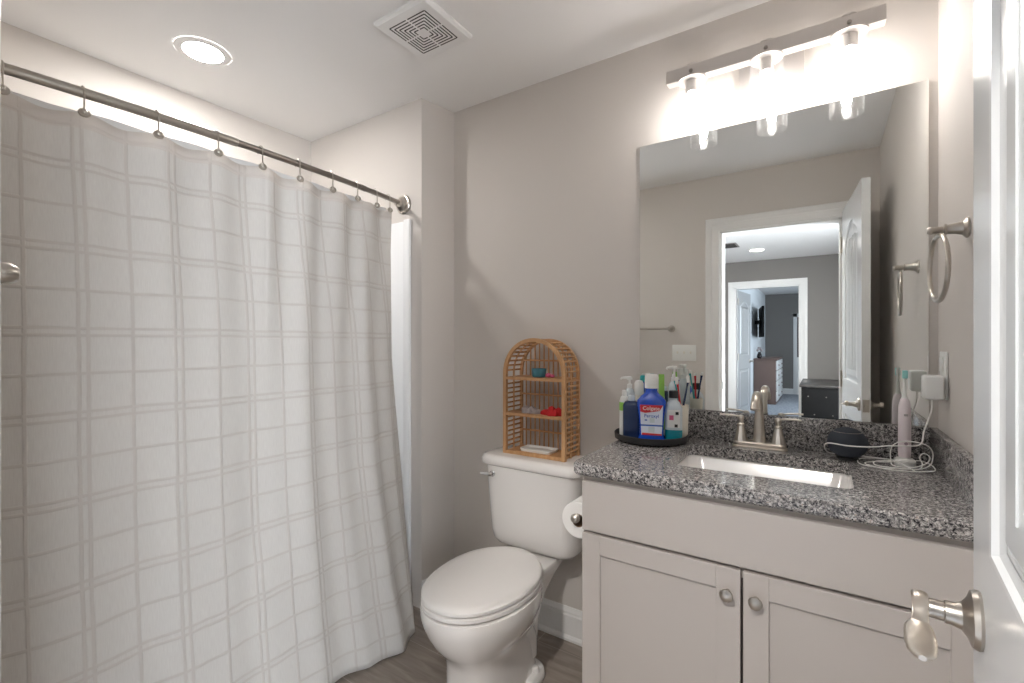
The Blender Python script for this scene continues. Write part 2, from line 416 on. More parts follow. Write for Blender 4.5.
# ---- hall and the room beyond it, seen in the mirror
HX0, HX1 = -2.0, 1.1
struct(MB().box(HX0 - .1, HX1 + .1, HW - .12, YFo, -.05, 0).build('floor_hall', 'carpet', smooth=0), 'grey blue carpet of the hall outside', 'floor')
struct(MB().box(HX0 - .1, HX1 + .1, HW - .12, YFo, H, H + .05).build('ceiling_hall', 'ceiling', smooth=0), 'ceiling of the hall outside', 'ceiling')
struct(MB().box(HX0 - .1, HX0, HW, YFo, 0, H).build('wall_hall_left', 'wall_hall', smooth=0), 'grey side wall of the hall, on the far left', 'wall')
WY0, WY1, WZ0, WZ1 = -1.50, -.14, .75, 1.80  # opening and window are made up to let fill light in
hr = MB(); hr.box(HX1, HX1 + .1, HW, WY0, 0, H); hr.box(HX1, HX1 + .1, WY1, YFo, 0, H); hr.box(HX1, HX1 + .1, WY0, WY1, 0, WZ0); hr.box(HX1, HX1 + .1, WY0, WY1, WZ1, H)
struct(hr.build('wall_hall_right', 'wall_hall', smooth=0), 'grey side wall of the hall with an opening added for fill light', 'wall')
wn = struct(thing('fill_window_1', 'added unseen window that lets fill light into the hall', 'window', (HX1, -.82, WZ0)), 'added unseen window that lets fill light into the hall', 'window')
fm = MB(); w_ = .04
for (a, b, c, d) in ((WY0, WY0 + w_, WZ0, WZ1), (WY1 - w_, WY1, WZ0, WZ1), (WY0, WY1, WZ0, WZ0 + w_), (WY0, WY1, WZ1 - w_, WZ1), (WY0, WY1, 1.26, 1.30), (-.835, -.805, WZ0, WZ1)):
    fm.box(HX1 + .04, HX1 + .08, a + .001, b - .001, c + .001, d - .001)
fm.build('fill_window_frame', 'trim', wn, smooth=0)
MB().box(HX1 + .058, HX1 + .062, WY0 + w_, WY1 - w_, WZ0 + w_, WZ1 - w_).build('fill_window_pane', 'pane', wn, smooth=0)
hb = MB(); hb.box(HX0, XL + .1, YFo - .005, YFo, 0, H) if HX0 < XL + .1 else None
hb.box(XR + .1, HX1, YFo - .05, YFo, 0, H)
struct(hb.build('wall_hall_near', 'wall_hall', smooth=0), 'grey hall wall beside the bathroom doorway', 'wall')
hw = MB(); hw.box(HX0, OX0, HW - .12, HW, 0, H); hw.box(OX1, HX1, HW - .12, HW, 0, H); hw.box(OX0, OX1, HW - .12, HW, OZ, H)
struct(hw.build('wall_hall_far', 'wall_hall', smooth=0), 'grey hall wall with a cased opening into the far room', 'wall')
tt = casing(MB(), OX0, OX1, OZ, HW, 1, .088); tt.box(OX0, OX0 + .015, HW - .12, HW, 0, OZ); tt.box(OX1 - .015, OX1, HW - .12, HW, 0, OZ); tt.box(OX0, OX1, HW - .12, HW, OZ - .015, OZ)
struct(tt.build('trim_3', 'trim', smooth=0), 'white casing around the opening into the far room', 'trim')
FY = -9.6; FX0, FX1 = -1.22, 1.2; FT = HW - .12
struct(MB().box(FX0 - .1, FX1 + .1, FY - .1, FT, -.05, 0).build('floor_far', 'carpet', smooth=0), 'grey blue carpet of the far room', 'floor')
struct(MB().box(FX0 - .1, FX1 + .1, FY - .1, FT, H, H + .05).build('ceiling_far', 'ceiling', smooth=0), 'ceiling of the far room', 'ceiling')
struct(MB().box(FX0 - .1, FX0, FY, FT, 0, H).build('wall_far_side', 'wall_far', smooth=0), 'pale wall of the far room behind the dresser', 'wall')
struct(MB().box(FX1, FX1 + .1, FY, FT, 0, H).build('wall_far_right', 'wall_far', smooth=0), 'plain right side wall of the far room', 'wall')
struct(MB().box(FX0, FX1, FY - .1, FY, 0, H).build('wall_far_end', 'wall_hall', smooth=0), 'grey end wall of the far room', 'wall')
struct(MB().loft([[(x, FY + a, z) for a, z in ((0, 0), (.015, 0), (.015, .11), (.005, .135), (0, .135))] for x in (FX0, -.62)]).build('baseboard_far', 'trim', smooth=0), 'white baseboard on the end wall of the far room', 'baseboard')
struct(MB().loft([[(x, HW + a, z) for a, z in ((0, 0), (.015, 0), (.015, .11), (.005, .135), (0, .135))] for x in (OX1 + .09, HX1)]).build('baseboard_hall', 'trim', smooth=0), 'white baseboard on the far hall wall behind the black chest', 'baseboard')

# ------------------------------------------------------------------ doors
def panel_door(name, hinge, free, zt, label, handles=True):
    """two panel door with an arched plank upper panel; hinge/free are the visible face's ends"""
    hx, hy = hinge; fx, fy = free; W = math.hypot(fx - hx, fy - hy); ux, uy = (fx - hx) / W, (fy - hy) / W
    nx, ny = uy, -ux                       # into the slab, away from the viewer
    mtx = Matrix(((ux, nx, 0, hx), (uy, ny, 0, hy), (0, 0, 1, 0), (0, 0, 0, 1)))
    T = .036; st = .112; z0 = .012
    root = struct(thing(name, label, 'door', (hx, hy, 0)), label, 'door')
    zl0, zl1, zu0, zu1 = .24, .86, 1.055, zt - .12
    slab = MB(); rec = .009
    slab.box(0, W, rec, T - rec, z0, zt, mtx=mtx)
    def arch(x0, x1, z_side, rise, n=16):
        return [(x0 + (x1 - x0) * i / n, z_side + rise * math.sin(PI * i / n)) for i in range(n + 1)]
    for ya, yb in ((0, rec), (T - rec, T)):
        slab.box(0, st, ya, yb, z0, zt, mtx=mtx); slab.box(W - st, W, ya, yb, z0, zt, mtx=mtx)
        slab.box(st, W - st, ya, yb, z0, zl0, mtx=mtx); slab.box(st, W - st, ya, yb, zl1, zu0, mtx=mtx)
        a = arch(st, W - st, zu1 - .10, .10)
        slab.prism(a + [(W - st, zt), (st, zt)], 'y', ya, yb, mtx=mtx)
    MBslab = slab.build('slab', 'doorpaint', root, smooth=0)
    for ya, s in ((rec, -1), (T - rec, 1)):
        up = MB(); lo = MB()
        def bead(mb, outline, w=.024):
            # sloped moulding inside an opening: outer edge flush with the face, inner edge on the recess
            cx = sum(p[0] for p in outline) / len(outline); cz = sum(p[1] for p in outline) / len(outline); n = len(outline)
            inn = []
            for i, p in enumerate(outline):
                q0, q1 = outline[i - 1], outline[(i + 1) % n]
                d = Vector((q1[0] - q0[0], q1[1] - q0[1])).normalized(); nn = Vector((-d.y, d.x))
                if nn.dot(Vector((cx - p[0], cz - p[1]))) < 0: nn = -nn
                k = 1.41 if i in (0, 1, 2, n - 1) and len(outline) else 1
                inn.append((nn, k))
            def off(w_, y): return [(p[0] + nk[0].x * w_ * nk[1], y, p[1] + nk[0].y * w_ * nk[1]) for p, nk in zip(outline, inn)]
            mb.loft([off(0, ya + s * rec), off(w * .3, ya + s * rec * .95), off(w * .45, ya + s * rec * .35), off(w, ya + s * .0003)], False, False, mtx)
            # raised field
            mb.loft([off(w * 1.35, ya), off(w * 2.4, ya + s * rec * .75)], False, True, mtx)
        bead(lo, [(st, zl0), (W - st, zl0), (W - st, zl1), (st, zl1)])
        a = arch(st, W - st, zu1 - .10, .10)[::-1]
        bead(up, [(st, zu0), (W - st, zu0)] + a)
        n = 6; xa, xb = st + .07, W - st - .07
        for i in range(1, n):
            x = xa + (xb - xa) * i / n
            y1 = ya + s * rec * .75
            up.box(x - .0035, x + .0035, min(y1, y1 + s * .002), max(y1, y1 + s * .002), zu0 + .07, zu1 - .10, .0008, 1, mtx=mtx)
        lo.build('lower_panel', 'doorpaint', root, smooth=0); up.build('upper_panel', 'doorpaint', root, smooth=0)
    if handles:
        hz = .965; hxl = W - .059
        MB().box(W - .0005, W + .0015, T / 2 - .013, T / 2 + .013, hz - .03, hz + .03, .0005, 1, mtx=mtx).box(W + .001, W + .008, T / 2 - .007, T / 2 + .007, hz - .010, hz + .010, .002, 2, mtx=mtx).build('latch_plate', 'nickel', root)
        for s, y0 in ((-1, 0), (1, T)):
            def pt(x, y, z): return mtx @ Vector((x, y0 + s * y, z))
            ax = mtx.to_3x3() @ Vector((0, s, 0))
            q = Vector((0, 0, 1)).rotation_difference(ax).to_matrix().to_4x4()
            base = Matrix.Translation(pt(hxl, 0, hz)) @ q
            hd = MB().lathe(0, 0, [(.031, 0), (.032, .003), (.030, .008), (.022, .011), (.015, .016), (.0125, .024), (.0125, .03), (.0105, .031), (.0105, .053)], 36, base).build('door_handle', 'nickel', root)
            # lever: strap wrapping the stem end, narrowing neck, then a broad rounded paddle pointing at the hinge
            sec = [(-.0105, .0525, .000, .0050), (-.010, .0525, .006, .0074), (-.006, .052, .0125, .0076), (.004, .052, .0135, .0076), (.014, .052, .010, .0076), (.024, .0525, .001, .0074), (.031, .053, -.006, .0080), (.034, .0535, -.007, .0105), (.042, .054, -.008, .0128), (.056, .054, -.009, .0138), (.076, .054, -.010, .0136), (.092, .054, -.010, .0118), (.103, .054, -.009, .0080), (.107, .054, -.008, .0035)]
            rings = []
            for dx, dy, dz, hwid in sec:
                rings.append([pt(hxl - dx, dy + math.cos(2 * PI * k / 16) * hwid, hz + dz + math.sin(2 * PI * k / 16) * .0028) for k in range(16)])
            MB().loft(rings).lathe(0, 0, [(.0105, .046), (.0115, .049), (.0115, .056), (.009, .059)], 24, base).build('lever', 'nickel_lt', hd)
    for hz in (.2, 1.05, 1.87):
        MB().lathe(*(mtx @ Vector((-.006, -.004, 0))).xy, [(.0055, hz - .05), (.0055, hz + .05)], 12).box(-.001, .03, -.0006, .001, hz - .045, hz + .045, mtx=mtx).build('hinge', 'nickel', root)
    return root
panel_door('door_1', (.0915, .106), (.1515, .787), 2.072, 'white panel door standing open at the right, brushed nickel lever handle')
panel_door('door_2', (OX0 + .025, FT - .01), (OX0 + .10, FT - .80), 2.04, 'white panel door open into the far room, seen in the mirror')
# door_3: white framed closet door on the end wall of the far room
d3 = struct(thing('door_3', 'white framed door at the end of the far room, in the mirror', 'door', (-.45, FY, 0)), 'white framed door at the end of the far room, in the mirror', 'door')
f = MB(); f.box(-.62, -.54, FY, FY + .02, 0, 1.95, .003); f.box(.2, .28, FY, FY + .02, 0, 1.95, .003); f.box(-.62, .28, FY, FY + .02, 1.87, 1.95, .003)
f.box(-.54, .2, FY, FY + .012, 0, .9)
f.build('door_frame', 'trim', d3); MB().box(-.54, .2, FY, FY + .008, .9, 1.87).build('door_pane', mat('door_glass', (70, 55, 60), .2), d3)

# ------------------------------------------------------------------ bathtub and surround
tub = thing('bathtub', 'white acrylic bathtub behind the shower curtain', 'bathtub', (-2.1, .86, 0))
TX0, TX1, TY0, TY1 = XL + .002, -1.735, YF + .002, YA - .002
def rrect(x0, x1, y0, y1, r, z, n=6):
    pts = []
    for cx, cy, a0 in ((x1 - r, y1 - r, 0), (x0 + r, y1 - r, 90), (x0 + r, y0 + r, 180), (x1 - r, y0 + r, 270)):
        for k in range(n + 1):
            a = math.radians(a0 + 90 * k / n); pts.append((cx + r * math.cos(a), cy + r * math.sin(a), z))
    return pts
ins = lambda d, r, z: rrect(TX0 + d, TX1 - d, TY0 + d, TY1 - d, r, z)
MB().loft([ins(0, .01, 0), ins(0, .01, .39), ins(.004, .012, .40), ins(.065, .09, .40), ins(.075, .09, .385), ins(.12, .1, .12), ins(.18, .1, .08)]).build('basin', 'tub', tub)
MB().box(TX1, TX1 + .010, TY0 + .1, TY1 - .1, .05, .34, .006).build('apron_panel', 'tub', tub)
srd = MB(); e = .012
srd.box(XL + .0015, XL + e, YF + .0015, YA - .0015, .405, 1.865, .004); srd.box(XL + e, -1.69, YA - e, YA - .0015, .405, 1.865, .004); srd.box(XL + e, -1.69, YF + .0015, YF + e, .405, 1.865, .004)
srd.box(-1.705, -1.664, YA - .020, YA - .0015, 0.02, 1.872, .006); srd.box(-1.745, -1.71, YF + .0015, YF + .020, .41, 1.872, .006)
tag(srd.build('tub_surround', 'tub'), 'white acrylic tub surround edged along the alcove wall', 'tub surround')

# ------------------------------------------------------------------ shower rod, rings, curtain
RZ = 1.95
def rodx(y): return -1.652 - .066 * ((y - .80) / .826) ** 2
rod = thing('shower_rod', 'brushed nickel curved shower rod across the tub alcove', 'shower rod', (-1.7, YA, RZ))
ys = [YF + .014 + (YA - .028 - YF) * i / 60 for i in range(61)]
k = next(i for i, y in enumerate(ys) if y > .80)
MB().tube([(rodx(y), y, RZ) for y in ys[:k + 1]], .0135, 20).build('outer_tube', 'nickel', rod)
MB().tube([(rodx(y), y, RZ) for y in ys[k:]], .0112, 20).tube([(rodx(y), y, RZ) for y in (1.33, 1.36)], .0130, 20).build('inner_tube', 'steel', rod)
for yy, s in ((YA, -1), (YF, 1)):
    q = Matrix.Translation((rodx(yy), yy + s * .001, RZ)) @ (Vector((0, 0, 1)).rotation_difference(Vector((0, s, 0)))).to_matrix().to_4x4()
    MB().lathe(0, 0, [(.047, 0), (.048, .006), (.043, .012), (.037, .013), (.034, .020), (.024, .026), (.019, .030), (.017, .052), (.0145, .053)], 40, q).build('flange', 'nickel', rod)

def cur_top_x(y): return rodx(y) + .004 + .010 * math.sin(2 * PI * (y - .26) / .16 + PI / 2) * (1 if y < .7 else 1.2)
ring_ys = [.264, .412, .577, .740, .884, 1.028, 1.175, 1.305, 1.42, 1.505]
rlabels = ['curtain ring at the far left edge, beside the picture edge', 'second curtain ring from the left, over the plaid curtain', 'third curtain ring from the left along the rod', 'fourth curtain ring from the left along the rod',
           'fifth curtain ring from the left along the rod', 'sixth curtain ring from the left along the rod', 'fourth curtain ring from the right end of the rod', 'third curtain ring from the right end of the rod',
           'second curtain ring from the right end of the rod', 'last curtain ring, nearest the rod flange']
proto = None
for i, y in enumerate(ring_ys):
    x = rodx(y)
    if proto is None:
        px, py = x, y
        proto = thing('curtain_ring', rlabels[0], 'curtain ring', (x, y, RZ), 'nickel curtain rings on the shower rod')
        path = [(x + .0165 * math.sin(a), y, RZ + .0165 * math.cos(a)) for a in [PI * (-.95 + 1.5 * j / 16) for j in range(17)]]
        path = path[3:] + [(x + .016, y, RZ - .035), (x + .017, y, RZ - .054)]
        MB().tube(path, .0022, 8).build('hook', 'nickel', proto)
        q = Matrix.Translation((x + .017, y, RZ - .060)) @ (Vector((0, 0, 1)).rotation_difference(Vector((.9, -.2, .38)).normalized())).to_matrix().to_4x4()
        MB().lathe(0, 0, [(.0125, -.003), (.0135, 0), (.0125, .004), (.006, .006), (.007, .009), (.004, .012)], 24, q).build('knob', 'nickel', proto)
    else:
        c = copy_tree(proto, (x - px, y - py, 0)); c['label'] = rlabels[i]

def lerp_tab(tab, t):
    for (a, va), (b, vb) in zip(tab, tab[1:]):
        if t <= b: return va + (vb - va) * (t - a) / (b - a)
    return tab[-1][1]
ZT, ZB = 1.892, .012
xoff = [(0, .080), (.25, .048), (.8, .02), (1.3, .012), (1.9, .0)]           # how far the hem swings out, by height
def smooth01(t): t = max(0, min(1, t)); return t * t * (3 - 2 * t)
NU, NV = 300, 70
def curtain_pt(s, z):
    # s 0..1 along the rod from the near end to the far end
    g = (ZT - z) / (ZT - ZB)
    yr = lerp_tab([(0, 1.468), (.25, 1.502), (.62, 1.544), (.81, 1.545), (1.19, 1.52), (1.7, 1.515), (1.95, 1.525)], z)
    y = .115 + (yr - .115) * s
    x = rodx(y * 1.0) + .010
    amp = lerp_tab([(0, .13), (.9, .13), (1.07, .137), (1.21, .205), (1.35, .238), (1.6, .200)], y)
    x += amp * lerp_tab([(0, 1), (.25, .70), (.6, .38), (.8, .25), (1.2, .1), (1.9, 0)], z) - .010
    # folds: small scallops between rings near the top, broad soft folds below
    x += .011 * math.cos(2 * PI * (y - .262) / .16) * (1 - smooth01(g * 2.2)) * (1 if y < .9 else 1.3)
    x += .014 * math.sin(y * 19 + .6 + .5 * g) * smooth01(g * 2) * (.45 + .4 * g)
    x += .007 * math.sin(y * 43 + 1.3 - 1.2 * g) * (.3 + .7 * smooth01((s - .45) * 3)) * smooth01(g * 4 + .1)
    x += .016 * math.exp(-((y - .86) / .05) ** 2) * smooth01((.75 - z) * 2.5)
    x += .012 * math.exp(-((y - 1.33) / .03) ** 2) * smooth01((1.9 - z) * 4) * smooth01((z - .9) * 2)
    return Vector((x, y, z))
bm = bmesh.new(); uvl = bm.loops.layers.uv.new('UVMap'); grid = []
for j in range(NV + 1):
    row = []; arc = .115; prev = None
    for i in range(NU + 1):
        z = ZB + (ZT - ZB) * j / NV; s = i / NU
        sag = .008 * (1 - math.cos(2 * PI * ((.115 + 1.42 * s) - .262) / .16)) / 2 * max(0, (z - 1.70) / .19)
        p = curtain_pt(s, z); p.z -= sag
        if prev is not None: arc += (Vector((p.x, p.y)) - Vector((prev.x, prev.y))).length
        prev = p; row.append((bm.verts.new(p), arc * 1.0, z))
    grid.append(row)
for j in range(NV):
    for i in range(NU):
        q = [grid[j][i], grid[j][i + 1], grid[j + 1][i + 1], grid[j + 1][i]]
        f = bm.faces.new([a[0] for a in q])
        for l, a in zip(f.loops, q): l[uvl].uv = (a[1], a[2])
me = bpy.data.meshes.new('shower_curtain'); bm.to_mesh(me); bm.free(); me.materials.append(M['curtain']); me.shade_smooth()
cur = bpy.data.objects.new('shower_curtain', me); COL.objects.link(cur)
sm = cur.modifiers.new('thick', 'SOLIDIFY'); sm.thickness = .0012
tag(cur, 'off white woven plaid shower curtain hanging from the curved rod', 'shower curtain')
ln = MB(); R0 = []
for z in (1.905, 1.86, 1.5, 1.0, .45):
    R0.append([(rodx(y) - .022 + .006 * math.sin(y * 30), y, z) for y in [.13 + 1.38 * i / 120 for i in range(121)]])
o = ln.loft(R0, False, False, closed=False).build('shower_curtain_liner', 'liner'); o.modifiers.new('thick', 'SOLIDIFY').thickness = .0006
tag(o, 'plain white liner just behind the plaid shower curtain', 'shower curtain liner')

# subdivide the path
def catmull(P_, n=5):
    P_ = [Vector(p) for p in P_]; out = []
    for i in range(len(P_) - 1):
        a, b, c_, d = P_[max(i - 1, 0)], P_[i], P_[i + 1], P_[min(i + 2, len(P_) - 1)]
        for j in range(n):
            t = j / n; out.append(.5 * ((2 * b) + (c_ - a) * t + (2 * a - 5 * b + 4 * c_ - d) * t * t + (3 * b - a - 3 * c_ + d) * t ** 3))
    return out + [P_[-1]]
# ------------------------------------------------------------------ toilet
TXc = -1.005
to = thing('toilet', 'white two piece toilet with closed lid beside the vanity', 'toilet', (TXc, 1.45, 0))
def egg(cx, y0, y1, a, z, n=44, p=2.0, ym=.5):
    """egg outline: widest at ym of the length from the front (y0)"""
    yc = y0 + (y1 - y0) * ym; out = []
    for i in range(n):
        t = 2 * PI * i / n; c, s_ = math.cos(t), math.sin(t)
        x = a * math.copysign(abs(c) ** (2 / p), c); yy = math.copysign(abs(s_) ** (2 / p), s_)
        out.append((cx + x, yc + yy * ((y1 - yc) if s_ > 0 else (yc - y0)), z))
    return out
body = MB()
P4 = 3.2
body.loft([egg(TXc, 1.180, 1.60, .108, .001, p=P4), egg(TXc, 1.178, 1.60, .110, .012, p=P4), egg(TXc, 1.184, 1.595, .104, .022, p=P4), egg(TXc, 1.188, 1.59, .100, .05, p=P4), egg(TXc, 1.188, 1.59, .099, .14, p=P4), egg(TXc, 1.184, 1.59, .101, .19, p=3.0),
           egg(TXc, 1.172, 1.59, .109, .222, p=2.7), egg(TXc, 1.145, 1.59, .128, .252, p=2.4), egg(TXc, 1.118, 1.59, .152, .285, p=2.2),
           egg(TXc, 1.098, 1.59, .171, .322, p=2.12), egg(TXc, 1.087, 1.585, .182, .355, p=2.1), egg(TXc, 1.083, 1.58, .187, .382, p=2.1), egg(TXc, 1.085, 1.58, .186, .401, p=2.1), egg(TXc, 1.10, 1.57, .170, .406, p=2.1)])
def rr(xc, hw, y0, y1, r, z, n=6): return rrect(xc - hw, xc + hw, y0, y1, r, z, n)
body.loft([rr(TXc, .080, 1.40, 1.595, .04, .10), rr(TXc, .086, 1.42, 1.60, .04, .22), rr(TXc, .098, 1.45, 1.63, .04, .30), rr(TXc, .112, 1.47, 1.69, .04, .36), rr(TXc, .122, 1.49, 1.76, .04, .395), rr(TXc, .122, 1.50, 1.77, .04, .408), rr(TXc, .118, 1.51, 1.765, .04, .413)])
# trapway swelling on each side
for s in (-1, 1):
    body.tube(catmull([(TXc + s * .060, 1.33, .16), (TXc + s * .069, 1.38, .215), (TXc + s * .070, 1.45, .22), (TXc + s * .068, 1.51, .17), (TXc + s * .060, 1.53, .09)], 4), .036, 20)
body.loft([rr(TXc, .124, 1.42, 1.59, .06, .001), rr(TXc, .127, 1.42, 1.592, .06, .012), rr(TXc, .122, 1.425, 1.588, .06, .034), rr(TXc, .112, 1.435, 1.578, .06, .042)])
bo = body.build('bowl', 'porc', to, smooth=50)
for s in (-1, 1):
    MB().lathe(TXc + s * .103, 1.515, [(.015, .02), (.0145, .052), (.011, .060), (.005, .063)], 20).build('bolt_cap', 'porc', bo)
tank = MB()
def tk(hw, y0, z, r=.055): return rr(TXc + .004, hw, y0, 1.800, r, z, 8)
tank.loft([rr(TXc + .003, .15, 1.655, 1.79, .05, .415, 8), rr(TXc + .003, .183, 1.632, 1.797, .055, .425, 8), tk(.198, 1.622, .445), tk(.205, 1.617, .48), tk(.221, 1.603, .75), tk(.222, 1.602, .765)])
tank.build('tank', 'porc', to, smooth=50)
lid = MB(); lid.loft([tk(.228, 1.598, .757), tk(.236, 1.590, .762), tk(.239, 1.587, .772, .06), tk(.238, 1.588, .785, .06), tk(.231, 1.595, .797, .06), tk(.215, 1.610, .801, .05)])
lid.build('tank_lid', 'porc', to, smooth=50)
q = Matrix.Translation((TXc - .160, 1.604, .722)) @ (Vector((0, 0, 1)).rotation_difference(Vector((0, -1, 0)))).to_matrix().to_4x4()
MB().lathe(0, 0, [(.013, -.004), (.013, .004), (.009, .007), (.009, .014)], 24, q).tube([(TXc - .150, 1.590, .723), (TXc - .162, 1.586, .722), (TXc - .190, 1.585, .722), (TXc - .207, 1.585, .720)], [.0075, .009, .0065, .006], 12).build('flush_lever', 'chrome', to)
seat_r = lambda dz, d: egg(TXc, 1.082 + d, 1.580, .183 - d, dz, p=2.12, ym=.53)
MB().loft([seat_r(.410, .006), seat_r(.413, 0), seat_r(.424, 0), seat_r(.427, .005)]).build('seat', 'seat', to, smooth=50)
MB().loft([seat_r(.431, .006), seat_r(.433, .001), seat_r(.443, .001), seat_r(.449, .008), seat_r(.4515, .03), seat_r(.452, .09)]).build('lid', 'seat', to, smooth=50)
# ------------------------------------------------------------------ vanity
VX0, VX1, VF = -.590, .262, 1.268
van = thing('vanity_cabinet', 'light grey vanity cabinet with two shaker doors under the granite top', 'cabinet', (-.16, 1.5, 0))
c = MB(); c.box(VX0, VX0 + .018, VF, YB - .002, .001, .887, .001, 1); c.box(VX1 - .018, VX1, VF, YB - .002, .001, .887, .001, 1)
c.box(VX0 + .018, VX1 - .018, VF, VF + .018, .10, .13); c.box(VX0 + .018, VX1 - .018, VF, VF + .018, .70, .887); c.box(VX0 + .018, VX0 + .045, VF, VF + .018, .13, .70); c.box(VX1 - .045, VX1 - .018, VF, VF + .018, .13, .70)
c.box(VX0 + .018, VX1 - .018, VF + .06, VF + .075, .001, .10); c.box(VX1, XR - .001, VF, VF + .015, .001, .887)
c.build('body', 'cab', van, smooth=0)
MB().box(VX0 + .018, VX1 - .018, VF + .018, YB - .01, .10, .118).box(VX0 + .018, VX1 - .018, YB - .012, YB - .006, .118, .887).box(-.175, -.155, VF + .0005, VF + .018, .13, .70).build('interior', 'cab_dark', van, smooth=0)
MB().box(VX0 + .004, XR - .003, VF - .019, VF - .0005, .7325, .873, .0015, 1).build('drawer_front', 'cab', van, smooth=0)
def shaker(x0, x1, z0, z1, knob_x):
    st = .055; d = MB(); y0, y1 = VF - .019, VF - .0005
    d.box(x0, x0 + st, y0, y1, z0, z1, .0012, 1); d.box(x1 - st, x1, y0, y1, z0, z1, .0012, 1)
    d.box(x0 + st, x1 - st, y0, y1, z0, z0 + st, .0012, 1); d.box(x0 + st, x1 - st, y0, y1, z1 - st, z1, .0012, 1)
    d.box(x0 + st - .004, x1 - st + .004, y0 + .009, y1 - .002, z0 + st - .004, z1 - st + .004)
    do = d.build('door', 'cab', van, smooth=0)
    q = Matrix.Translation((knob_x, y0, .665)) @ (Vector((0, 0, 1)).rotation_difference(Vector((0, -1, 0)))).to_matrix().to_4x4()
    MB().lathe(0, 0, [(.0075, 0), (.006, .004), (.0055, .011), (.010, .015), (.0145, .018), (.0155, .021), (.0145, .024), (.009, .0262), (.003, .0268)], 32, q).build('knob', 'nickel', do)
shaker(VX0 + .004, -.1685, .118, .7235, -.197)
shaker(-.1625, XR - .012, .118, .7235, -.134)

# countertop with an undermount cut out, splashes as parts
CT, CB = .9256, .8895
CX0, CX1, CY0 = -.617, XR - .001, 1.243
SX0, SX1, SY0, SY1 = -.385, .060, 1.376, 1.690
ct = thing('countertop', 'speckled grey and black granite vanity countertop', 'countertop', (-.16, 1.5, CB))
def outline_counter(z, d=0):
    n = 7; r = .02; pts = []
    for k_ in range(n):
        a = PI + PI / 2 * k_ / (n - 1); pts.append((CX0 + d + r + r * math.cos(a), CY0 + d + r + r * math.sin(a), z))
    pts += [(CX1, CY0 + d, z), (CX1, YB - .001, z), (CX0 + d, YB - .001, z)]
    return pts
bm = bmesh.new()
def ringv(pts): return [bm.verts.new(p) for p in pts]
def bridge(a, b):
    for i in range(len(a)):
        j = (i + 1) % len(a); bm.faces.new((a[i], a[j], b[j], b[i]))
def holefill(outer, inner):
    es = []
    for L_ in (outer, inner):
        for i in range(len(L_)):
            e_ = bm.edges.get((L_[i], L_[(i + 1) % len(L_)])) or bm.edges.new((L_[i], L_[(i + 1) % len(L_)])); es.append(e_)
    bmesh.ops.triangle_fill(bm, use_beauty=True, use_dissolve=False, edges=es)
o0, o1, o2, o3 = ringv(outline_counter(CB, .004)), ringv(outline_counter(CB + .006)), ringv(outline_counter(CT - .006)), ringv(outline_counter(CT, .004))
i0, i1 = ringv(rrect(SX0, SX1, SY0, SY1, .028, CB)), ringv(rrect(SX0, SX1, SY0, SY1, .028, CT))
bridge(o0, o1); bridge(o1, o2); bridge(o2, o3); bridge(i1, i0); holefill(o3, i1); holefill(o0, i0)
bmesh.ops.recalc_face_normals(bm, faces=bm.faces)
mb = MB(); mb.bm.free(); mb.bm = bm; mb.build('slab', 'granite', ct, smooth=30)
MB().box(CX0 + .002, XR - .0205, YB - .021, YB - .001, CT, 1.0276, .002).build('backsplash', 'granite', ct)
MB().box(XR - .020, XR - .001, CY0 + .012, YB - .001, CT, 1.0276, .002).build('side_splash', 'granite', ct)
sk = thing('sink', 'white rectangular undermount sink basin set in the granite', 'sink', (-.16, 1.49, .76))
sr = lambda d, z, r=.04: rrect(SX0 - .012 + d, SX1 + .012 - d, SY0 - .012 + d, SY1 + .012 - d, r, z)
MB().loft([sr(-.01, CB - .012), sr(-.01, CB - .0008), sr(.008, CB - .0008), sr(.012, CB - .006), sr(.022, .80, .05), sr(.045, .762, .06), sr(.09, .752, .06)], False, True).build('basin', 'porc', sk, smooth=50)
MB().lathe(-.158, 1.55, [(.022, .753), (.022, .755), (.016, .7552), (.014, .753)], 24).build('drain', 'nickel', sk)

# faucet
FXc, FYc = -.179, 1.750
fa = thing('faucet', 'brushed nickel two handle faucet behind the sink', 'faucet', (FXc, FYc, CT))
MB().loft([rr(FXc, .082, FYc - .028, FYc + .028, .02, CT + .0005), rr(FXc, .082, FYc - .028, FYc + .028, .02, CT + .005), rr(FXc, .078, FYc - .025, FYc + .025, .02, CT + .007), rr(FXc, .078, FYc - .025, FYc + .025, .02, CT + .016), rr(FXc, .073, FYc - .021, FYc + .021, .018, CT + .020)]).build('base_plate', 'nickel_lt', fa)
for s in (-1, 1):
    hx = FXc + s * .055; z = CT + .019
    h = MB().lathe(hx, FYc, [(.022, z), (.0215, z + .004), (.0175, z + .018), (.0125, z + .040), (.0105, z + .050), (.0125, z + .052), (.0125, z + .056), (.008, z + .060), (.0085, z + .070), (.011, z + .076), (.010, z + .082), (.005, z + .085)], 10).build('handle', 'nickel_lt', fa, smooth=20)
    MB().tube([(hx - s * .004, FYc - .001, z + .0785), (hx + s * .022, FYc - .004, z + .083), (hx + s * .050, FYc - .009, z + .0845), (hx + s * .064, FYc - .012, z + .0835)], [.0055, .0075, .0085, .007], 14, flat=.45).build('lever', 'nickel_lt', h)
z = CT + .019
path = [(FXc, FYc, z), (FXc, FYc, z + .02), (FXc, FYc - .001, z + .06), (FXc, FYc - .003, z + .10), (FXc, FYc - .010, z + .130), (FXc, FYc - .026, z + .152), (FXc, FYc - .050, z + .161), (FXc, FYc - .082, z + .158), (FXc, FYc - .108, z + .142), (FXc, FYc - .118, z + .120)]
cp = catmull(path); nr = len(cp)
MB().tube(cp, [(.0205 - .008 * min(1, i / nr * 3.0)) * (1 if i / nr < .85 else 1.0 + (i / nr - .85) * .8) for i in range(nr)], 16).build('spout', 'nickel_lt', fa)
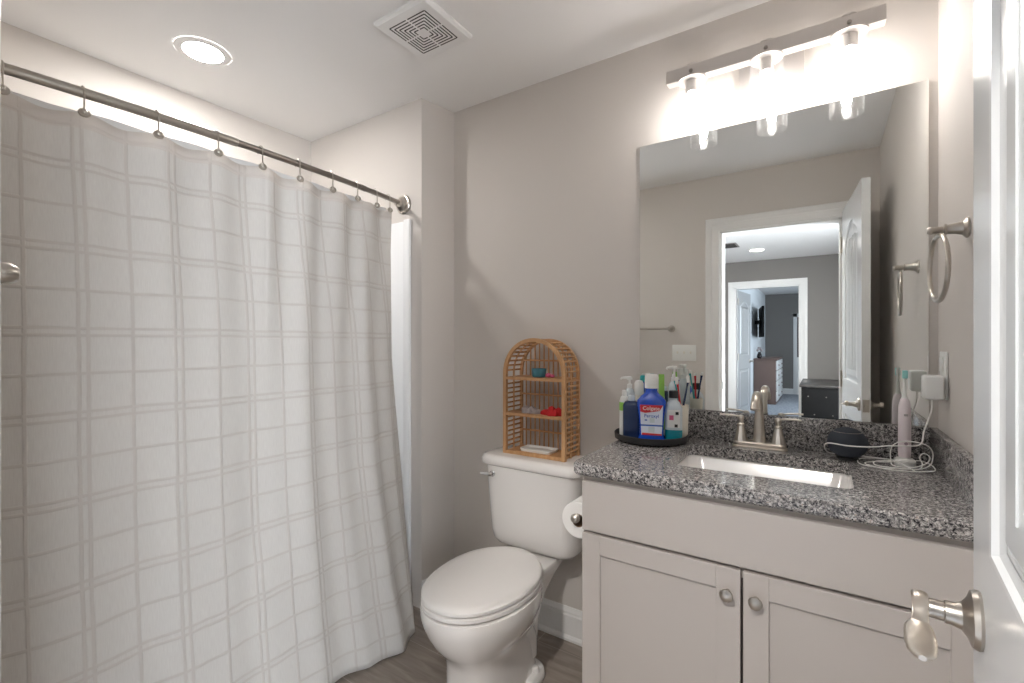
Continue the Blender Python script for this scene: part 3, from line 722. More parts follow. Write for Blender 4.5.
MB().lathe(FXc, FYc + .020, [(.0025, z), (.0025, z + .05), (.005, z + .052), (.005, z + .062), (.002, z + .064)], 12).build('lift_rod', 'nickel_lt', fa)

# ------------------------------------------------------------------ wall mirror
mi = MB(); mi.box(-.604, .2545, YB - .007, YB - .001, 1.0285, 2.043, .001, 1)
tag(mi.build('wall_mirror', 'mirror', smooth=0), 'large frameless mirror above the vanity backsplash', 'mirror')

# ------------------------------------------------------------------ vanity light
vl = thing('vanity_light', 'three light vanity fixture with clear glass cylinder shades above the mirror', 'light fixture', (-.16, YB, 2.18))
MB().box(-.247, -.053, YB - .022, YB - .001, 2.138, 2.252, .003).build('backplate', 'bar', vl)
MB().box(-.470, .148, 1.700, 1.738, 2.195, 2.241, .0015, 1).tube([(-.15, 1.80, 2.215), (-.15, 1.735, 2.215)], .011, 16).build('crossbar', 'bar', vl)
for i, x in enumerate((-.385, -.155, .062)):
    q = Matrix.Translation((x, 1.70, 2.218)) @ (Vector((0, 0, 1)).rotation_difference(Vector((0, -1, 0)))).to_matrix().to_4x4()
    MB().lathe(0, 0, [(.0065, 0), (.0065, .003), (.004, .0045)], 16, q).build('screw', 'steel', vl)
    MB().lathe(x, 1.72, [(.020, 2.241), (.020, 2.2475), (.012, 2.2505)], 24).lathe(x, 1.72, [(.048, 2.194), (.048, 2.190), (.022, 2.189), (.021, 2.150), (.017, 2.148)][::-1], 28).build('socket', 'bar', vl)
    sh = MB().loft([[(x + r * math.cos(a), 1.72 + r * math.sin(a), z_) for a in [2 * PI * j / 40 for j in range(40)]] for r, z_ in ((.0485, 2.189), (.0485, 2.030), (.0472, 2.0285), (.0460, 2.030), (.0460, 2.189))], False, False).build('glass_shade', 'glass', vl)
    MB().lathe(x, 1.72, [(.007, 2.148), (.0135, 2.135), (.0145, 2.11), (.0135, 2.07), (.008, 2.056), (.002, 2.053)], 20).build('bulb', 'bulb', vl)

# ------------------------------------------------------------------ ceiling fixtures
def can_light(cx, cy, label, m, R=.069):
    t = thing('recessed_light', label, 'ceiling light', (cx, cy, H))
    MB().lathe(cx, cy, [(R + .028, H - .0005), (R + .026, H - .003), (R + .002, H - .006), (R - .001, H - .004)], 48, cap0=False, cap1=False).build('trim_ring', 'ceiling', t)
    MB().lathe(cx, cy, [(R, H - .0045), (R - .001, H - .0055)], 48).build('lens', m, t)
can_light(-2.072, .880, 'lit recessed ceiling light above the shower curtain', 'can')
can_light(-.71, -3.05, 'lit recessed light in the hall ceiling, seen in the mirror', 'hallcan', .08)
can_light(-.30, -.62, 'added unseen recessed light outside the doorway, fill for the bathroom', 'nearfill')  # extra lamp out of view, put in to brighten the bathroom
vt = thing('exhaust_vent', 'square white exhaust fan grille with concentric slots on the bathroom ceiling', 'vent', (-1.24, 1.27, H))
vx, vy, vh = -1.238, 1.270, .129
vc = MB(); vc.loft([rr(vx, vh, vy - vh, vy + vh, .006, H - .0005), rr(vx, vh, vy - vh, vy + vh, .006, H - .010), rr(vx, vh - .008, vy - vh + .008, vy + vh - .008, .006, H - .017)])
vc.build('cover', 'trim', vt)
for k_ in range(6):
    a = .087 - .0125 * k_; w = .0022; s_ = MB()
    zz0, zz1 = H - .0176, H - .0168
    for (x0, x1, y0, y1) in ((-a, a, -a - w, -a + w), (-a, a, a - w, a + w), (-a - w, -a + w, -a, a), (a - w, a + w, -a, a)):
        if x1 - x0 > y1 - y0:
            for xa, xb in ((x0, -.004), (.004, x1)): s_.box(vx + xa, vx + xb, vy + y0, vy + y1, zz0, zz1)
        else:
            for ya, yb in ((y0, -.004), (.004, y1)): s_.box(vx + x0, vx + x1, vy + ya, vy + yb, zz0, zz1)
    s_.build('slot', 'slot', vt, smooth=0)
hv = thing('ceiling_register', 'grey slatted air register in the hall ceiling, seen in the mirror', 'vent', (-1.0, -2.55, H))
MB().box(-1.14, -.86, -2.70, -2.40, H - .008, H - .0005, .003).build('frame', 'wall_hall', hv)
for k_ in range(6):
    MB().box(-1.12, -.88, -2.675 + .045 * k_, -2.650 + .045 * k_, H - .011, H - .008).build('louver', 'slot', hv, smooth=0)

# ------------------------------------------------------------------ towel ring, bar, switch, outlet
tr = thing('towel_ring', 'brushed nickel towel ring on the wall right of the mirror', 'towel ring', (XR, 1.475, 1.54))
q = Matrix.Translation((XR - .001, 1.475, 1.540)) @ (Vector((0, 0, 1)).rotation_difference(Vector((-1, 0, 0)))).to_matrix().to_4x4()
MB().lathe(0, 0, [(.024, 0), (.0235, .004), (.016, .010), (.0125, .022), (.011, .036), (.0135, .037), (.0135, .041), (.008, .043), (.008, .060), (.010, .066), (.006, .072)], 28, q).build('post', 'nickel', tr)
MB().tube([(XR - .052 - .077 * math.sin(a) * math.sin(math.radians(3.5)), 1.475 + .077 * math.sin(a) * math.cos(math.radians(3.5)), 1.450 + .077 * math.cos(a)) for a in [2 * PI * j / 56 for j in range(56)]], .0052, 12, closed=True).build('ring', 'nickel', tr)
tb = thing('towel_bar', 'brushed nickel towel bar at the left edge, on the doorway wall', 'towel bar', (-.94, YF, 1.372))
for xx in (-.938, -1.50):
    q = Matrix.Translation((xx, YF + .001, 1.372)) @ (Vector((0, 0, 1)).rotation_difference(Vector((0, 1, 0)))).to_matrix().to_4x4()
    MB().lathe(0, 0, [(.026, 0), (.025, .004), (.016, .010), (.012, .025), (.012, .045), (.015, .050), (.015, .068), (.010, .076), (.003, .078)], 28, q).build('post', 'nickel', tb)
MB().tube([(-.938, YF + .060, 1.372), (-1.50, YF + .060, 1.372)], .008, 16).build('bar', 'nickel', tb)
sp = thing('light_switch', 'white triple light switch plate beside the door casing, in the mirror', 'light switch', (-.85, YF, 1.195))
MB().box(-.932, -.764, YF + .0005, YF + .006, 1.137, 1.253, .002).build('plate', 'white_pl', sp)
for dx in (-.046, 0, .046):
    MB().box(-.848 + dx - .005, -.848 + dx + .005, YF + .006, YF + .014, 1.190, 1.206, .002).build('toggle', 'cream', sp)
ot = thing('wall_outlet', 'white outlet plate on the wall beside the mirror', 'outlet', (XR, 1.72, 1.186))
MB().box(XR - .006, XR - .0005, 1.684, 1.762, 1.122, 1.250, .002).build('plate', 'white_pl', ot)
MB().box(XR - .010, XR - .006, 1.706, 1.740, 1.195, 1.235, .0015).box(XR - .010, XR - .006, 1.706, 1.740, 1.137, 1.177, .0015).build('receptacle', 'white_pl', ot)
ad = thing('power_adapter', 'white square plug adapter in the outlet beside the mirror', 'adapter', (XR - .03, 1.70, 1.155))
MB().box(.224, XR - .0105, 1.664, 1.714, 1.122, 1.187, .006, 3).build('housing', 'white_pl', ad)

def cable(name, pts, label, r=.0022):
    return tag(MB().tube(catmull(pts, 6), r, 8).build(name, 'cable'), label, 'cable')
ZC = CT + .0032
tbx, tby = .192, 1.742
cable('adapter_cable', [(.243, 1.688, 1.122), (.243, 1.688, 1.095), (.236, 1.69, 1.065), (.226, 1.685, 1.03), (.222, 1.68, 1.005), (.212, 1.67, .996), (.190, 1.66, .993), (.150, 1.66, .989), (.110, 1.66, .981), (.058, 1.664, .977), (.010, 1.690, .975), (.001, 1.725, .955), (.015, 1.768, ZC + .002), (.07, 1.782, ZC + .001), (.12, 1.775, ZC + .001), (.16, 1.772, ZC + .001)], 'white cable running from the adapter across the dark speaker', .0018)
cable('toothbrush_cable', [(.192, 1.768, ZC + .001), (.15, 1.772, ZC + .001), (.10, 1.755, ZC), (.082, 1.71, ZC), (.090, 1.66, ZC), (.133, 1.644, ZC), (.177, 1.66, ZC + .001), (.215, 1.672, ZC + .002), (.240, 1.69, .942), (.247, 1.70, .962), (.245, 1.698, .980), (.236, 1.69, .993), (.222, 1.688, .999), (.200, 1.688, 1.002), (.179, 1.69, .999), (.162, 1.692, .987), (.156, 1.692, .968), (.156, 1.69, .948),
    (.158, 1.68, .934), (.175, 1.668, ZC + .004), (.205, 1.668, .936), (.230, 1.675, .948), (.238, 1.68, .962), (.232, 1.68, .972), (.222, 1.68, .972), (.217, 1.68, .960), (.222, 1.676, .945), (.214, 1.665, .933), (.185, 1.655, ZC + .003), (.150, 1.65, ZC + .003), (.122, 1.662, ZC + .002), (.118, 1.685, .934), (.135, 1.70, .938), (.160, 1.698, .940), (.176, 1.690, .937),
    (.195, 1.692, .945), (.222, 1.70, .949), (.244, 1.702, .940), (.249, 1.680, .932), (.232, 1.655, ZC + .003), (.190, 1.640, ZC), (.145, 1.636, ZC), (.105, 1.648, ZC + .003), (.098, 1.68, ZC + .002), (.120, 1.70, ZC + .004), (.150, 1.68, .940), (.165, 1.668, .948), (.185, 1.66, .938), (.205, 1.645, ZC)], 'white cable coiled in loops around the toothbrush charger', .0015)

# electric toothbrush on charger
ch = thing('toothbrush_charger', 'small white charging base under the pink toothbrush', 'charger', (tbx, tby, CT))
MB().loft([rr(tbx, .024, tby - .030, tby + .024, .018, CT + .0005), rr(tbx, .024, tby - .030, tby + .024, .018, CT + .014), rr(tbx, .020, tby - .026, tby + .020, .016, CT + .018)]).build('base', 'white_pl', ch)
MB().lathe(tbx, tby, [(.013, CT + .018), (.012, CT + .022)], 20).build('pad', 'white_pl', ch)
br = thing('electric_toothbrush', 'pale pink electric toothbrush standing on its charger', 'toothbrush', (tbx, tby, CT + .022))
z = CT + .022
MB().lathe(tbx, tby, [(.0135, z), (.0145, z + .004), (.0150, z + .06), (.0148, z + .12), (.0138, z + .148), (.0105, z + .162), (.0075, z + .168)], 28).build('handle', 'pink', br)
MB().lathe(tbx, tby, [(.0070, z + .168), (.0045, z + .186), (.0035, z + .22), (.005, z + .232), (.0055, z + .243), (.003, z + .248)], 18).build('brush_head', 'white_pl', br)
MB().box(tbx - .0062, tbx + .0062, tby - .014, tby - .004, z + .225, z + .248, .002).build('bristles', 'mint', br)
MB().lathe(0, 0, [(.0045, 0), (.0042, .001)], 16, Matrix.Translation((tbx + .002, tby - .0145, z + .04)) @ Matrix.Rotation(PI / 2, 4, 'X')).build('button', mat('grey_print', (170, 150, 158), .5), br)
MB().box(tbx - .003, tbx + .006, tby - .0152, tby - .0145, z + .118, z + .124).build('mark', 'greycloth', br)

# smart speaker
sx, sy = .058, 1.722
spk = thing('smart_speaker', 'dark blue grey round fabric speaker on the countertop', 'speaker', (sx, sy, CT))
MB().lathe(sx, sy, [(.026, CT + .0005), (.028, CT + .003), (.027, CT + .008)], 32).build('foot', 'black', spk)
prof = [(.051 * math.sin(a), CT + .050 - .046 * math.cos(a)) for a in [PI * (.17 + .83 * j / 22) for j in range(22)]]
MB().lathe(sx, sy, prof, 40).build('shell', 'fabric', spk, smooth=60)
MB().tube([(sx + .036 * math.cos(a), sy + .036 * math.sin(a), CT + .0835) for a in [2 * PI * j / 40 for j in range(40)]], .0008, 6, closed=True).build('light_ring', 'steel', spk)

# ------------------------------------------------------------------ tray and toiletries
tx, ty = -.516, 1.668
tyt = thing('round_tray', 'black round turntable tray holding the toiletries', 'tray', (tx, ty, CT))
MB().lathe(tx, ty, [(.075, CT + .0005), (.075, CT + .006)], 40).build('base', 'black', tyt)
MB().lathe(tx, ty, [(.118, CT + .006), (.124, CT + .008), (.126, CT + .027), (.124, CT + .029), (.122, CT + .027), (.119, CT + .012), (.100, CT + .0105)], 56).build('dish', 'black', tyt)
TZ = CT + .0112
rz = lambda x, y, deg: Matrix.Translation((x, y, 0)) @ Matrix.Rotation(math.radians(deg), 4, 'Z')

def sq(hw, hd, z, r, n=5): return rrect(-hw, hw, -hd, hd, min(r, hw * .98, hd * .98), z, n)
# blue mouthwash
bx, by = -.492, 1.602; mm = rz(bx, by, 17)
mw = thing('mouthwash_bottle', 'blue mouthwash bottle with white cap and red banner label', 'bottle', (bx, by, TZ))
B = TZ
MB().loft([sq(.040, .025, B, .02), sq(.0445, .028, B + .004, .02), sq(.0445, .028, B + .012, .02), sq(.0385, .026, B + .026, .016), sq(.0395, .026, B + .06, .014), sq(.0440, .026, B + .105, .014), sq(.0475, .027, B + .128, .015), sq(.0470, .026, B + .140, .016), sq(.035, .024, B + .155, .02), sq(.022, .020, B + .166, .018), sq(.0195, .0195, B + .172, .0195), sq(.0195, .0195, B + .188, .0195)], mtx=mm).build('body', 'blue', mw)
MB().lathe(0, 0, [(.0225, B + .182), (.0225, B + .190), (.0215, B + .222), (.0195, B + .229), (.010, B + .230)], 28, mtx=mm).build('cap', 'white_pl', mw)
yl = -.0272
def flat(pts, y=yl, t=.0006): return MB().prism(pts, 'y', y - t, y + .002, mtx=mm)
lab = flat([(-.033, B + .026), (.033, B + .026), (.0375, B + .126), (-.0375, B + .126)]).build('label', 'labelw', mw, smooth=0)
flat([(-.0375, B + .127), (.0375, B + .127), (.026, B + .108), (-.020, B + .100), (-.036, B + .104)], yl - .0007).build('banner', 'red', lab, smooth=0)
flat([(-.0345, B + .056), (.0345, B + .056), (.035, B + .061), (-.035, B + .061)], yl - .0007).build('stripe', 'labelb', lab, smooth=0)
flat([(-.0325, B + .026), (.0325, B + .026), (.033, B + .031), (-.030, B + .033)], yl - .0007).build('stripe', 'red', lab, smooth=0)
tm = mm @ Matrix.Translation((-.001, yl - .0016, B + .1155)) @ Matrix.Rotation(PI / 2, 4, 'X')
MB().text('Colgate', .0175, tm).build('lettering', 'white_pl', lab, smooth=0)
tm = mm @ Matrix.Translation((0, yl - .0010, B + .090)) @ Matrix.Rotation(PI / 2, 4, 'X')
MB().text('Peroxyl', .0155, tm).build('lettering', 'labelb', lab, smooth=0)
flat([(-.022, B + .074), (-.014, B + .074), (-.014, B + .078), (-.022, B + .078)], yl - .0008).build('mark', 'labelb', lab, smooth=0)
flat([(-.006, B + .068), (.010, B + .068), (.010, B + .084), (-.006, B + .084)], yl - .0005).build('mark', 'clearish', lab, smooth=0)
flat([(-.010, B + .036), (.010, B + .036), (.010, B + .054), (-.010, B + .054)], yl - .0008).build('mark', 'clearish', lab, smooth=0)

# navy square bottle
x, y = -.566, 1.612; mm = rz(x, y, 14)
nb = thing('dark_bottle', 'dark navy rectangular bottle left of the blue mouthwash', 'bottle', (x, y, TZ))
MB().loft([sq(.026, .018, B, .008), sq(.028, .019, B + .004, .008), sq(.028, .019, B + .118, .008), sq(.022, .016, B + .130, .010), sq(.012, .012, B + .134, .012)], mtx=mm).build('body', 'navy', nb)
MB().lathe(0, 0, [(.013, B + .133), (.013, B + .150), (.011, B + .153)], 20, mtx=mm).build('cap', 'clearish', nb)
# white bottle with green label at the tray's left rim
x, y = -.604, 1.645; mm = rz(x, y, 10)
gb = thing('lotion_bottle', 'slim white bottle with green mark at the left rim of the tray', 'bottle', (x, y, TZ))
MB().lathe(0, 0, [(.016, B), (.0175, B + .004), (.0175, B + .125), (.013, B + .140), (.007, B + .145)], 24, mtx=mm).build('body', 'white_pl', gb)
MB().lathe(0, 0, [(.0085, B + .143), (.0085, B + .162), (.006, B + .165)], 18, mtx=mm).build('cap', 'white_pl', gb)
MB().lathe(0, 0, [(.0178, B + .092), (.0178, B + .122)], 24, mtx=mm, cap0=False, cap1=False).build('label', 'lime', gb)

def pump(name, label, x, y, r, hb, body_m, ztop, deg=0, head='white_pl', cat='bottle'):
    t = thing(name, label, cat, (x, y, TZ)); mm = rz(x, y, deg)
    MB().lathe(0, 0, [(r * .93, B), (r, B + .004), (r, hb - .02), (r * .75, hb - .006), (r * .45, hb)], 28, mtx=mm).build('body', body_m, t)
    MB().lathe(0, 0, [(r * .48, hb - .001), (r * .48, hb + .014), (.004, hb + .016), (.0035, ztop - .012), (.010, ztop - .012), (.010, ztop - .003), (.007, ztop)], 20, mtx=mm).tube([mm @ Vector(p) for p in ((0, 0, ztop - .006), (-.014, -.004, ztop - .005), (-.028, -.008, ztop - .006), (-.031, -.009, ztop - .012))], [.0055, .005, .004, .0035], 10).build('pump_head', head, t)
    return t
pump('pump_bottle', 'translucent white pump bottle at the back left of the tray', -.604, 1.700, .019, 1.105, 'clearish', 1.148)
pump('pump_bottle', 'clear tall pump bottle by the mirror, behind the toothbrush cup', -.452, 1.742, .022, 1.135, 'clearish', 1.190, 35)
x, y = -.570, 1.706
wb = thing('capped_bottle', 'white bottle with rounded white cap behind the navy bottle', 'bottle', (x, y, TZ))
MB().lathe(x, y, [(.018, B), (.019, B + .004), (.019, B + .13), (.015, B + .145)], 26).build('body', 'cream', wb)
MB().lathe(x, y, [(.0165, B + .144), (.0165, B + .186), (.012, B + .196), (.004, B + .198)], 26).build('cap', 'white_pl', wb)
x, y = -.572, 1.757
fb = thing('tall_tube', 'slim blue tube with teal cap behind the white capped bottle', 'tube', (x, y, TZ))
MB().lathe(x, y, [(.012, B), (.0125, B + .004), (.0125, B + .18), (.010, B + .19)], 22).build('body', 'labelb', fb)
MB().lathe(x, y, [(.011, B + .19), (.011, B + .208), (.008, B + .213)], 22).build('cap', 'teal', fb)
x, y = -.492, 1.722; mm = rz(x, y, 20)
gt = thing('standing_tube', 'lime green tube standing behind the blue mouthwash', 'tube', (x, y, TZ))
MB().loft([sq(.011, .011, B + .022, .011), sq(.014, .011, B + .06, .01), sq(.010, .006, B + .15, .004), sq(.0095, .0015, B + .222, .001)], mtx=mm).build('body', 'lime', gt)
MB().lathe(0, 0, [(.0115, B), (.0115, B + .0215)], 20, mtx=mm).build('cap', 'white_pl', gt)
# clear bottle with black cap and teal liquid
x, y = -.428, 1.640; mm = rz(x, y, 15)
cb = thing('clear_bottle', 'clear bottle with black cap, white label and teal liquid', 'bottle', (x, y, TZ))
MB().loft([sq(.026, .020, B, .012), sq(.028, .021, B + .004, .012), sq(.028, .021, B + .042, .012)], mtx=mm).build('liquid', 'tealliq', cb)
MB().loft([sq(.028, .021, B + .0425, .012), sq(.028, .021, B + .115, .012), sq(.020, .018, B + .135, .014), sq(.0125, .0125, B + .142, .0125), sq(.0125, .0125, B + .150, .0125)], mtx=mm).build('body', 'clearish', cb)
MB().lathe(0, 0, [(.0155, B + .149), (.0155, B + .172), (.013, B + .1735)], 24, mtx=mm).build('cap', 'black', cb)
lb = MB().box(-.020, .020, -.0222, -.020, B + .050, B + .110, .0004, 1, mtx=mm).build('label', 'white_pl', cb)
MB().box(.003, .013, -.0228, -.0221, B + .052, B + .062, mtx=mm).build('mark', 'black', lb)
MB().box(.006, .016, -.0228, -.0221, B + .094, B + .104, mtx=mm).build('mark', 'black', lb)
MB().box(-.014, .0, -.0228, -.0221, B + .076, B + .092, mtx=mm).build('mark', 'pinkobj', lb)
# cup with toothbrushes
x, y = -.417, 1.700
cup = tag(MB().lathe(x, y, [(.019, B), (.0215, B + .004), (.0245, B + .118), (.0235, B + .120), (.0225, B + .118), (.0195, B + .008), (.001, B + .006)], 32).build('toothbrush_cup', 'cream', org=(x, y, TZ)), 'cream cup holding toothbrushes at the right rim of the tray', 'cup')
for i, (ang, m_, ht, nm, lb_) in enumerate(((190, 'teal', .215, 'toothbrush', 'teal toothbrush leaning left in the cream cup'), (250, 'red', .205, 'toothbrush', 'red and white toothbrush leaning forward in the cream cup'), (20, 'navy', .210, 'toothbrush', 'navy toothbrush leaning right in the cream cup'))):
    a = math.radians(ang); dx, dy = math.cos(a), math.sin(a)
    p0 = Vector((x - dx * .012, y - dy * .012, B + .0115)); p1 = Vector((x + dx * .024, y + dy * .024, B + ht))
    d = (p1 - p0)
    tb_ = thing(nm, lb_, 'toothbrush', tuple(p0), 'toothbrushes in the cup')
    MB().tube([p0, p0 + d * .35, p0 + d * .6, p0 + d * .85, p1], [.0042, .0052, .0036, .0028, .0045], 10).build('handle', m_, tb_)
    MB().box(-.0045, .0045, -.012, -.001, -.012, .012, .0015, mtx=Matrix.Translation(p1)).build('bristles', 'white_pl', tb_)

# ------------------------------------------------------------------ toilet paper on the vanity side
hp = thing('paper_holder', 'brushed nickel toilet paper holder on the side of the vanity', 'paper holder', (VX0, 1.5, .715))
q = Matrix.Translation((VX0 - .001, 1.495, .718)) @ (Vector((0, 0, 1)).rotation_difference(Vector((-1, 0, 0)))).to_matrix().to_4x4()
MB().lathe(0, 0, [(.024, 0), (.023, .005), (.013, .012), (.010, .03), (.010, .068), (.006, .072)], 24, q).build('post', 'nickel', hp)
q = Matrix.Translation((VX0 - .066, 1.352, .718)) @ (Vector((0, 0, 1)).rotation_difference(Vector((0, -1, 0)))).to_matrix().to_4x4()
MB().tube([(VX0 - .066, 1.495, .718), (VX0 - .066, 1.352, .718)], .008, 16).lathe(0, 0, [(.010, -.004), (.0145, 0), (.0145, .008), (.012, .010), (.012, .014), (.008, .018), (.003, .019)], 24, q).build('arm', 'nickel', hp)
pr_ = thing('toilet_paper_roll', 'white toilet paper roll on the holder beside the vanity', 'toilet paper', (VX0 - .066, 1.42, .705))
qq = Matrix.Translation((VX0 - .066, 0, .7052)) @ Matrix.Rotation(-PI / 2, 4, 'X')
def hollow(r0, r1, a, b, bev=.003):
    return MB().loft([[(r * math.cos(t), r * math.sin(t), z_) for t in [2 * PI * j / 48 for j in range(48)]] for r, z_ in ((r0, a), (r1 - bev, a), (r1, a + bev), (r1, b - bev), (r1 - bev, b), (r0, b), (r0, a))], False, False, mtx=qq)
hollow(.0215, .058, 1.368, 1.470).build('sheets', 'paper', pr_)
hollow(.0200, .0215, 1.3675, 1.4705, .0001).build('core', 'card', pr_)

# ------------------------------------------------------------------ arched bamboo shelf
AX, AW, AY0, AY1, AZ0, AZ1 = -.999, .1485, 1.655, 1.797, .8015, 1.292
ash = thing('arched_shelf', 'arched slatted bamboo shelf unit standing on the toilet tank', 'shelf', (AX, 1.72, AZ0))
AR = AW; zc = AZ1 - AR
def arch_path(inset, n=24):
    r = AR - inset
    return [(AX - r, AZ0)] + [(AX - r * math.cos(PI * i / n), zc + r * math.sin(PI * i / n)) for i in range(n + 1)] + [(AX + r, AZ0)]
def arch_frame(y0, y1, i0, i1):
    a, b = arch_path(i0), arch_path(i1); mb_ = MB()
    rings = [[(p[0], y0, p[1]), (p[0], y1, p[1]), (q_[0], y1, q_[1]), (q_[0], y0, q_[1])] for p, q_ in zip(a, b)]
    return mb_.loft(rings)
fr = arch_frame(AY0, AY0 + .016, 0, .015); fr.build('front_arch', 'bamboo', ash, smooth=0)
arch_frame(AY1 - .012, AY1, .002, .014).build('back_arch', 'bamboo', ash, smooth=0)
arch_frame((AY0 + AY1) / 2 - .003, (AY0 + AY1) / 2 + .003, .006, .012).build('middle_arch', 'bamboo', ash, smooth=0)
for z_, z2, ins_ in ((AZ0, AZ0 + .014, 0.0145), (.964, .976, .0145), (1.116, 1.128, .0145)):
    half = AR - ins_ if z2 <= zc else math.sqrt(max(0, (AR - ins_) ** 2 - (z2 - zc) ** 2))
    b_ = MB().box(AX - half, AX + half, AY0 + .001, AY1 - .012, z_, z2, .001, 1)
    b_.build('shelf_board', 'bamboo', ash, smooth=0)
# slats round the sides and over the arch: each lies from front to back
zs = [AZ0 + .028 + .0205 * i for i in range(int((zc - AZ0 - .02) / .0205))]
for z_ in zs:
    for s in (-1, 1):
        MB().box(AX + s * (AR - .0065) - .0035, AX + s * (AR - .0065) + .0035, AY0 + .012, AY1 - .010, z_ - .0035, z_ + .0035, .001, 1).build('side_slat', 'bamboo', ash, smooth=0)
na = 21
for i in range(na):
    a = PI * (i + .5) / na
    mt = Matrix.Translation((AX - (AR - .0065) * math.cos(a), 0, zc + (AR - .0065) * math.sin(a))) @ Matrix.Rotation(a - PI / 2, 4, 'Y')
    MB().box(-.0035, .0035, AY0 + .012, AY1 - .010, -.0035, .0035, .001, 1, mtx=mt).build('arch_slat', 'bamboo', ash, smooth=0)
for i in range(11):
    xx = AX - .115 + .023 * i
    top = zc + math.sqrt(max(0, (AR - .014) ** 2 - (xx - AX) ** 2))
    MB().box(xx - .003, xx + .003, AY1 - .009, AY1 - .004, AZ0 + .012, top + .002, .001, 1).build('back_slat', 'bamboo', ash, smooth=0)
for z_ in (.885, 1.045, 1.195):
    hw_ = AR - .014 if z_ < zc else math.sqrt((AR - .014) ** 2 - (z_ - zc) ** 2)
    MB().box(AX - hw_, AX + hw_, AY1 - .0135, AY1 - .009, z_ - .004, z_ + .004, .001, 1).build('back_rail', 'bamboo', ash, smooth=0)
# things on the shelves
x = -.995
tc_ = MB().lathe(x, 1.70, [(.024, 1.1285), (.028, 1.132), (.0315, 1.164), (.0295, 1.165), (.026, 1.136), (.001, 1.134)], 28)
tag(tc_.build('small_cup', 'tealobj', org=(x, 1.70, 1.1285)), 'small teal cup on the top board of the bamboo shelf', 'cup')
pc = MB().sphere((-.944, 1.69, 1.139), .0105, (1.3, 1, .95)).sphere((-.928, 1.693, 1.136), .008, (1.4, 1, .9))
tag(pc.build('hair_clip', 'pinkobj', org=(-.94, 1.69, 1.1285)), 'small magenta hair clip beside the teal cup', 'hair clip')
def cloth(name, m_, cx, cy, z0, rx, ry, h, seed, label):
    rnd = random.Random(seed); t = bmesh.new(); bmesh.ops.create_icosphere(t, subdivisions=4, radius=1)
    ph = [rnd.uniform(0, 6) for _ in range(6)]
    for v in t.verts:
        p = v.co.copy(); f_ = 1 + .14 * math.sin(5 * p.x + ph[0]) + .10 * math.sin(8 * p.y + ph[1]) + .08 * math.sin(11 * p.x + 7 * p.y + ph[2])
        zz = max(p.z, -.15) + .15; v.co = Vector((cx + p.x * rx * f_, cy + p.y * ry * f_, z0 + zz / 1.15 * h * (1 + .25 * math.sin(9 * p.x + ph[3]) * (zz > .3))))
    b_ = MB(); b_._merge(t); return tag(b_.build(name, m_, smooth=60, org=(cx, cy, z0)), label, 'cloth')
cloth('folded_cloth', 'redcloth', -.922, 1.695, .9765, .052, .030, .030, 3, 'crumpled red cloth on the middle board of the bamboo shelf')
cloth('crumpled_cloth', 'greycloth', -1.035, 1.695, .9765, .045, .024, .026, 5, 'crumpled grey white cloth left of the red cloth')
wt = MB().loft([rr(-1.0, .070, 1.672, 1.745, .012, AZ0 + .0145), rr(-1.0, .076, 1.668, 1.750, .014, AZ0 + .026), rr(-1.0, .074, 1.670, 1.748, .013, AZ0 + .028), rr(-1.0, .066, 1.678, 1.740, .010, AZ0 + .020)])
tag(wt.build('soap_dish', 'white_pl', org=(-1.0, 1.71, AZ0 + .0145)), 'flat white dish on the bottom board of the bamboo shelf', 'dish')

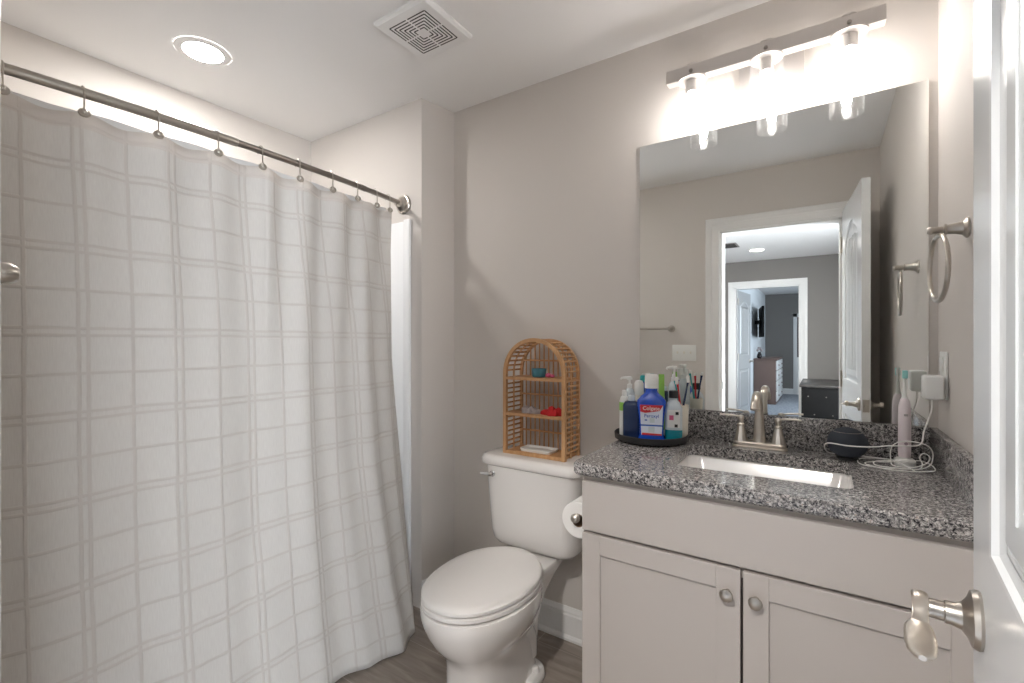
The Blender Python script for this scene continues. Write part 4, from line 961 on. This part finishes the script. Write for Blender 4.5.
# ------------------------------------------------------------------ furniture seen in the mirror
bc = thing('storage_chest', 'black chest against the hall wall, seen in the mirror', 'chest', (.1, -3.1, 0))
MB().box(-.215, .56, -3.60, -2.62, .02, .762, .004).build('body', 'blackwood', bc)
MB().box(-.235, .58, -3.62, -2.60, .762, .792, .006).build('top', mat('chest_top', (58, 55, 53), .4), bc)
for r_ in range(3):
    for c_ in range(4):
        MB().sphere((-.15 + .17 * c_ + .06 * (r_ % 2), -2.616, .66 - .2 * r_), .007).build('stud', 'steel', bc)
for sx_ in (-.19, .53):
    for sy_ in (-3.57, -2.65): MB().box(sx_ - .02, sx_ + .02, sy_ - .02, sy_ + .02, .0005, .022).build('leg', 'blackwood', bc)
dr = thing('dresser', 'brown dresser with white drawer fronts in the far room, in the mirror', 'dresser', (-1.0, -8, 0))
MB().box(-1.21, -.815, -8.85, -7.22, .0005, .90, .004).build('body', 'dresser', dr)
MB().box(-1.215, -.79, -8.87, -7.20, .90, .925, .004).build('top', 'dresser', dr)
for i in range(4):
    for j in range(2):
        w_ = MB().box(-.815, -.795, -8.83 + .8 * j, -8.07 + .8 * j, .06 + .21 * i, .25 + .21 * i, .004).build('drawer', 'trim', dr)
        MB().sphere((-.787, -8.45 + .8 * j, .155 + .21 * i), .014).build('knob', 'dresser', w_)
tv = thing('television', 'black flat television on the far room wall, in the mirror', 'television', (-1.2, -7.5, 1.7))
mt = Matrix.Translation((-1.085, -7.45, 1.68)) @ Matrix.Rotation(math.radians(-9), 4, 'Z')
MB().box(-.03, .01, -.55, .55, -.31, .31, .004, mtx=mt).build('casing', 'blackwood', tv)
MB().box(.010, .0115, -.535, .535, -.295, .295, mtx=mt).build('screen', 'screen', tv)
MB().box(FX0 + .003, -1.12, -7.48, -7.42, 1.64, 1.72).build('wall_bracket', 'blackwood', tv)
vs = thing('flower_vase', 'small vase with flowers on the dresser, in the mirror', 'vase', (-1.12, -7.35, .925))
MB().lathe(-1.12, -7.35, [(.03, .9255), (.05, .96), (.045, 1.0), (.025, 1.04), (.03, 1.06)], 20).build('vase', 'screen', vs)
fl = MB()
for i in range(9):
    a = i * 2.4; r_ = .03 + .008 * (i % 3); fl.sphere((-1.12 + r_ * math.cos(a), -7.35 + r_ * math.sin(a), 1.09 + .018 * (i % 4)), .022, seg=10)
fl.build('flowers', 'greycloth', vs)
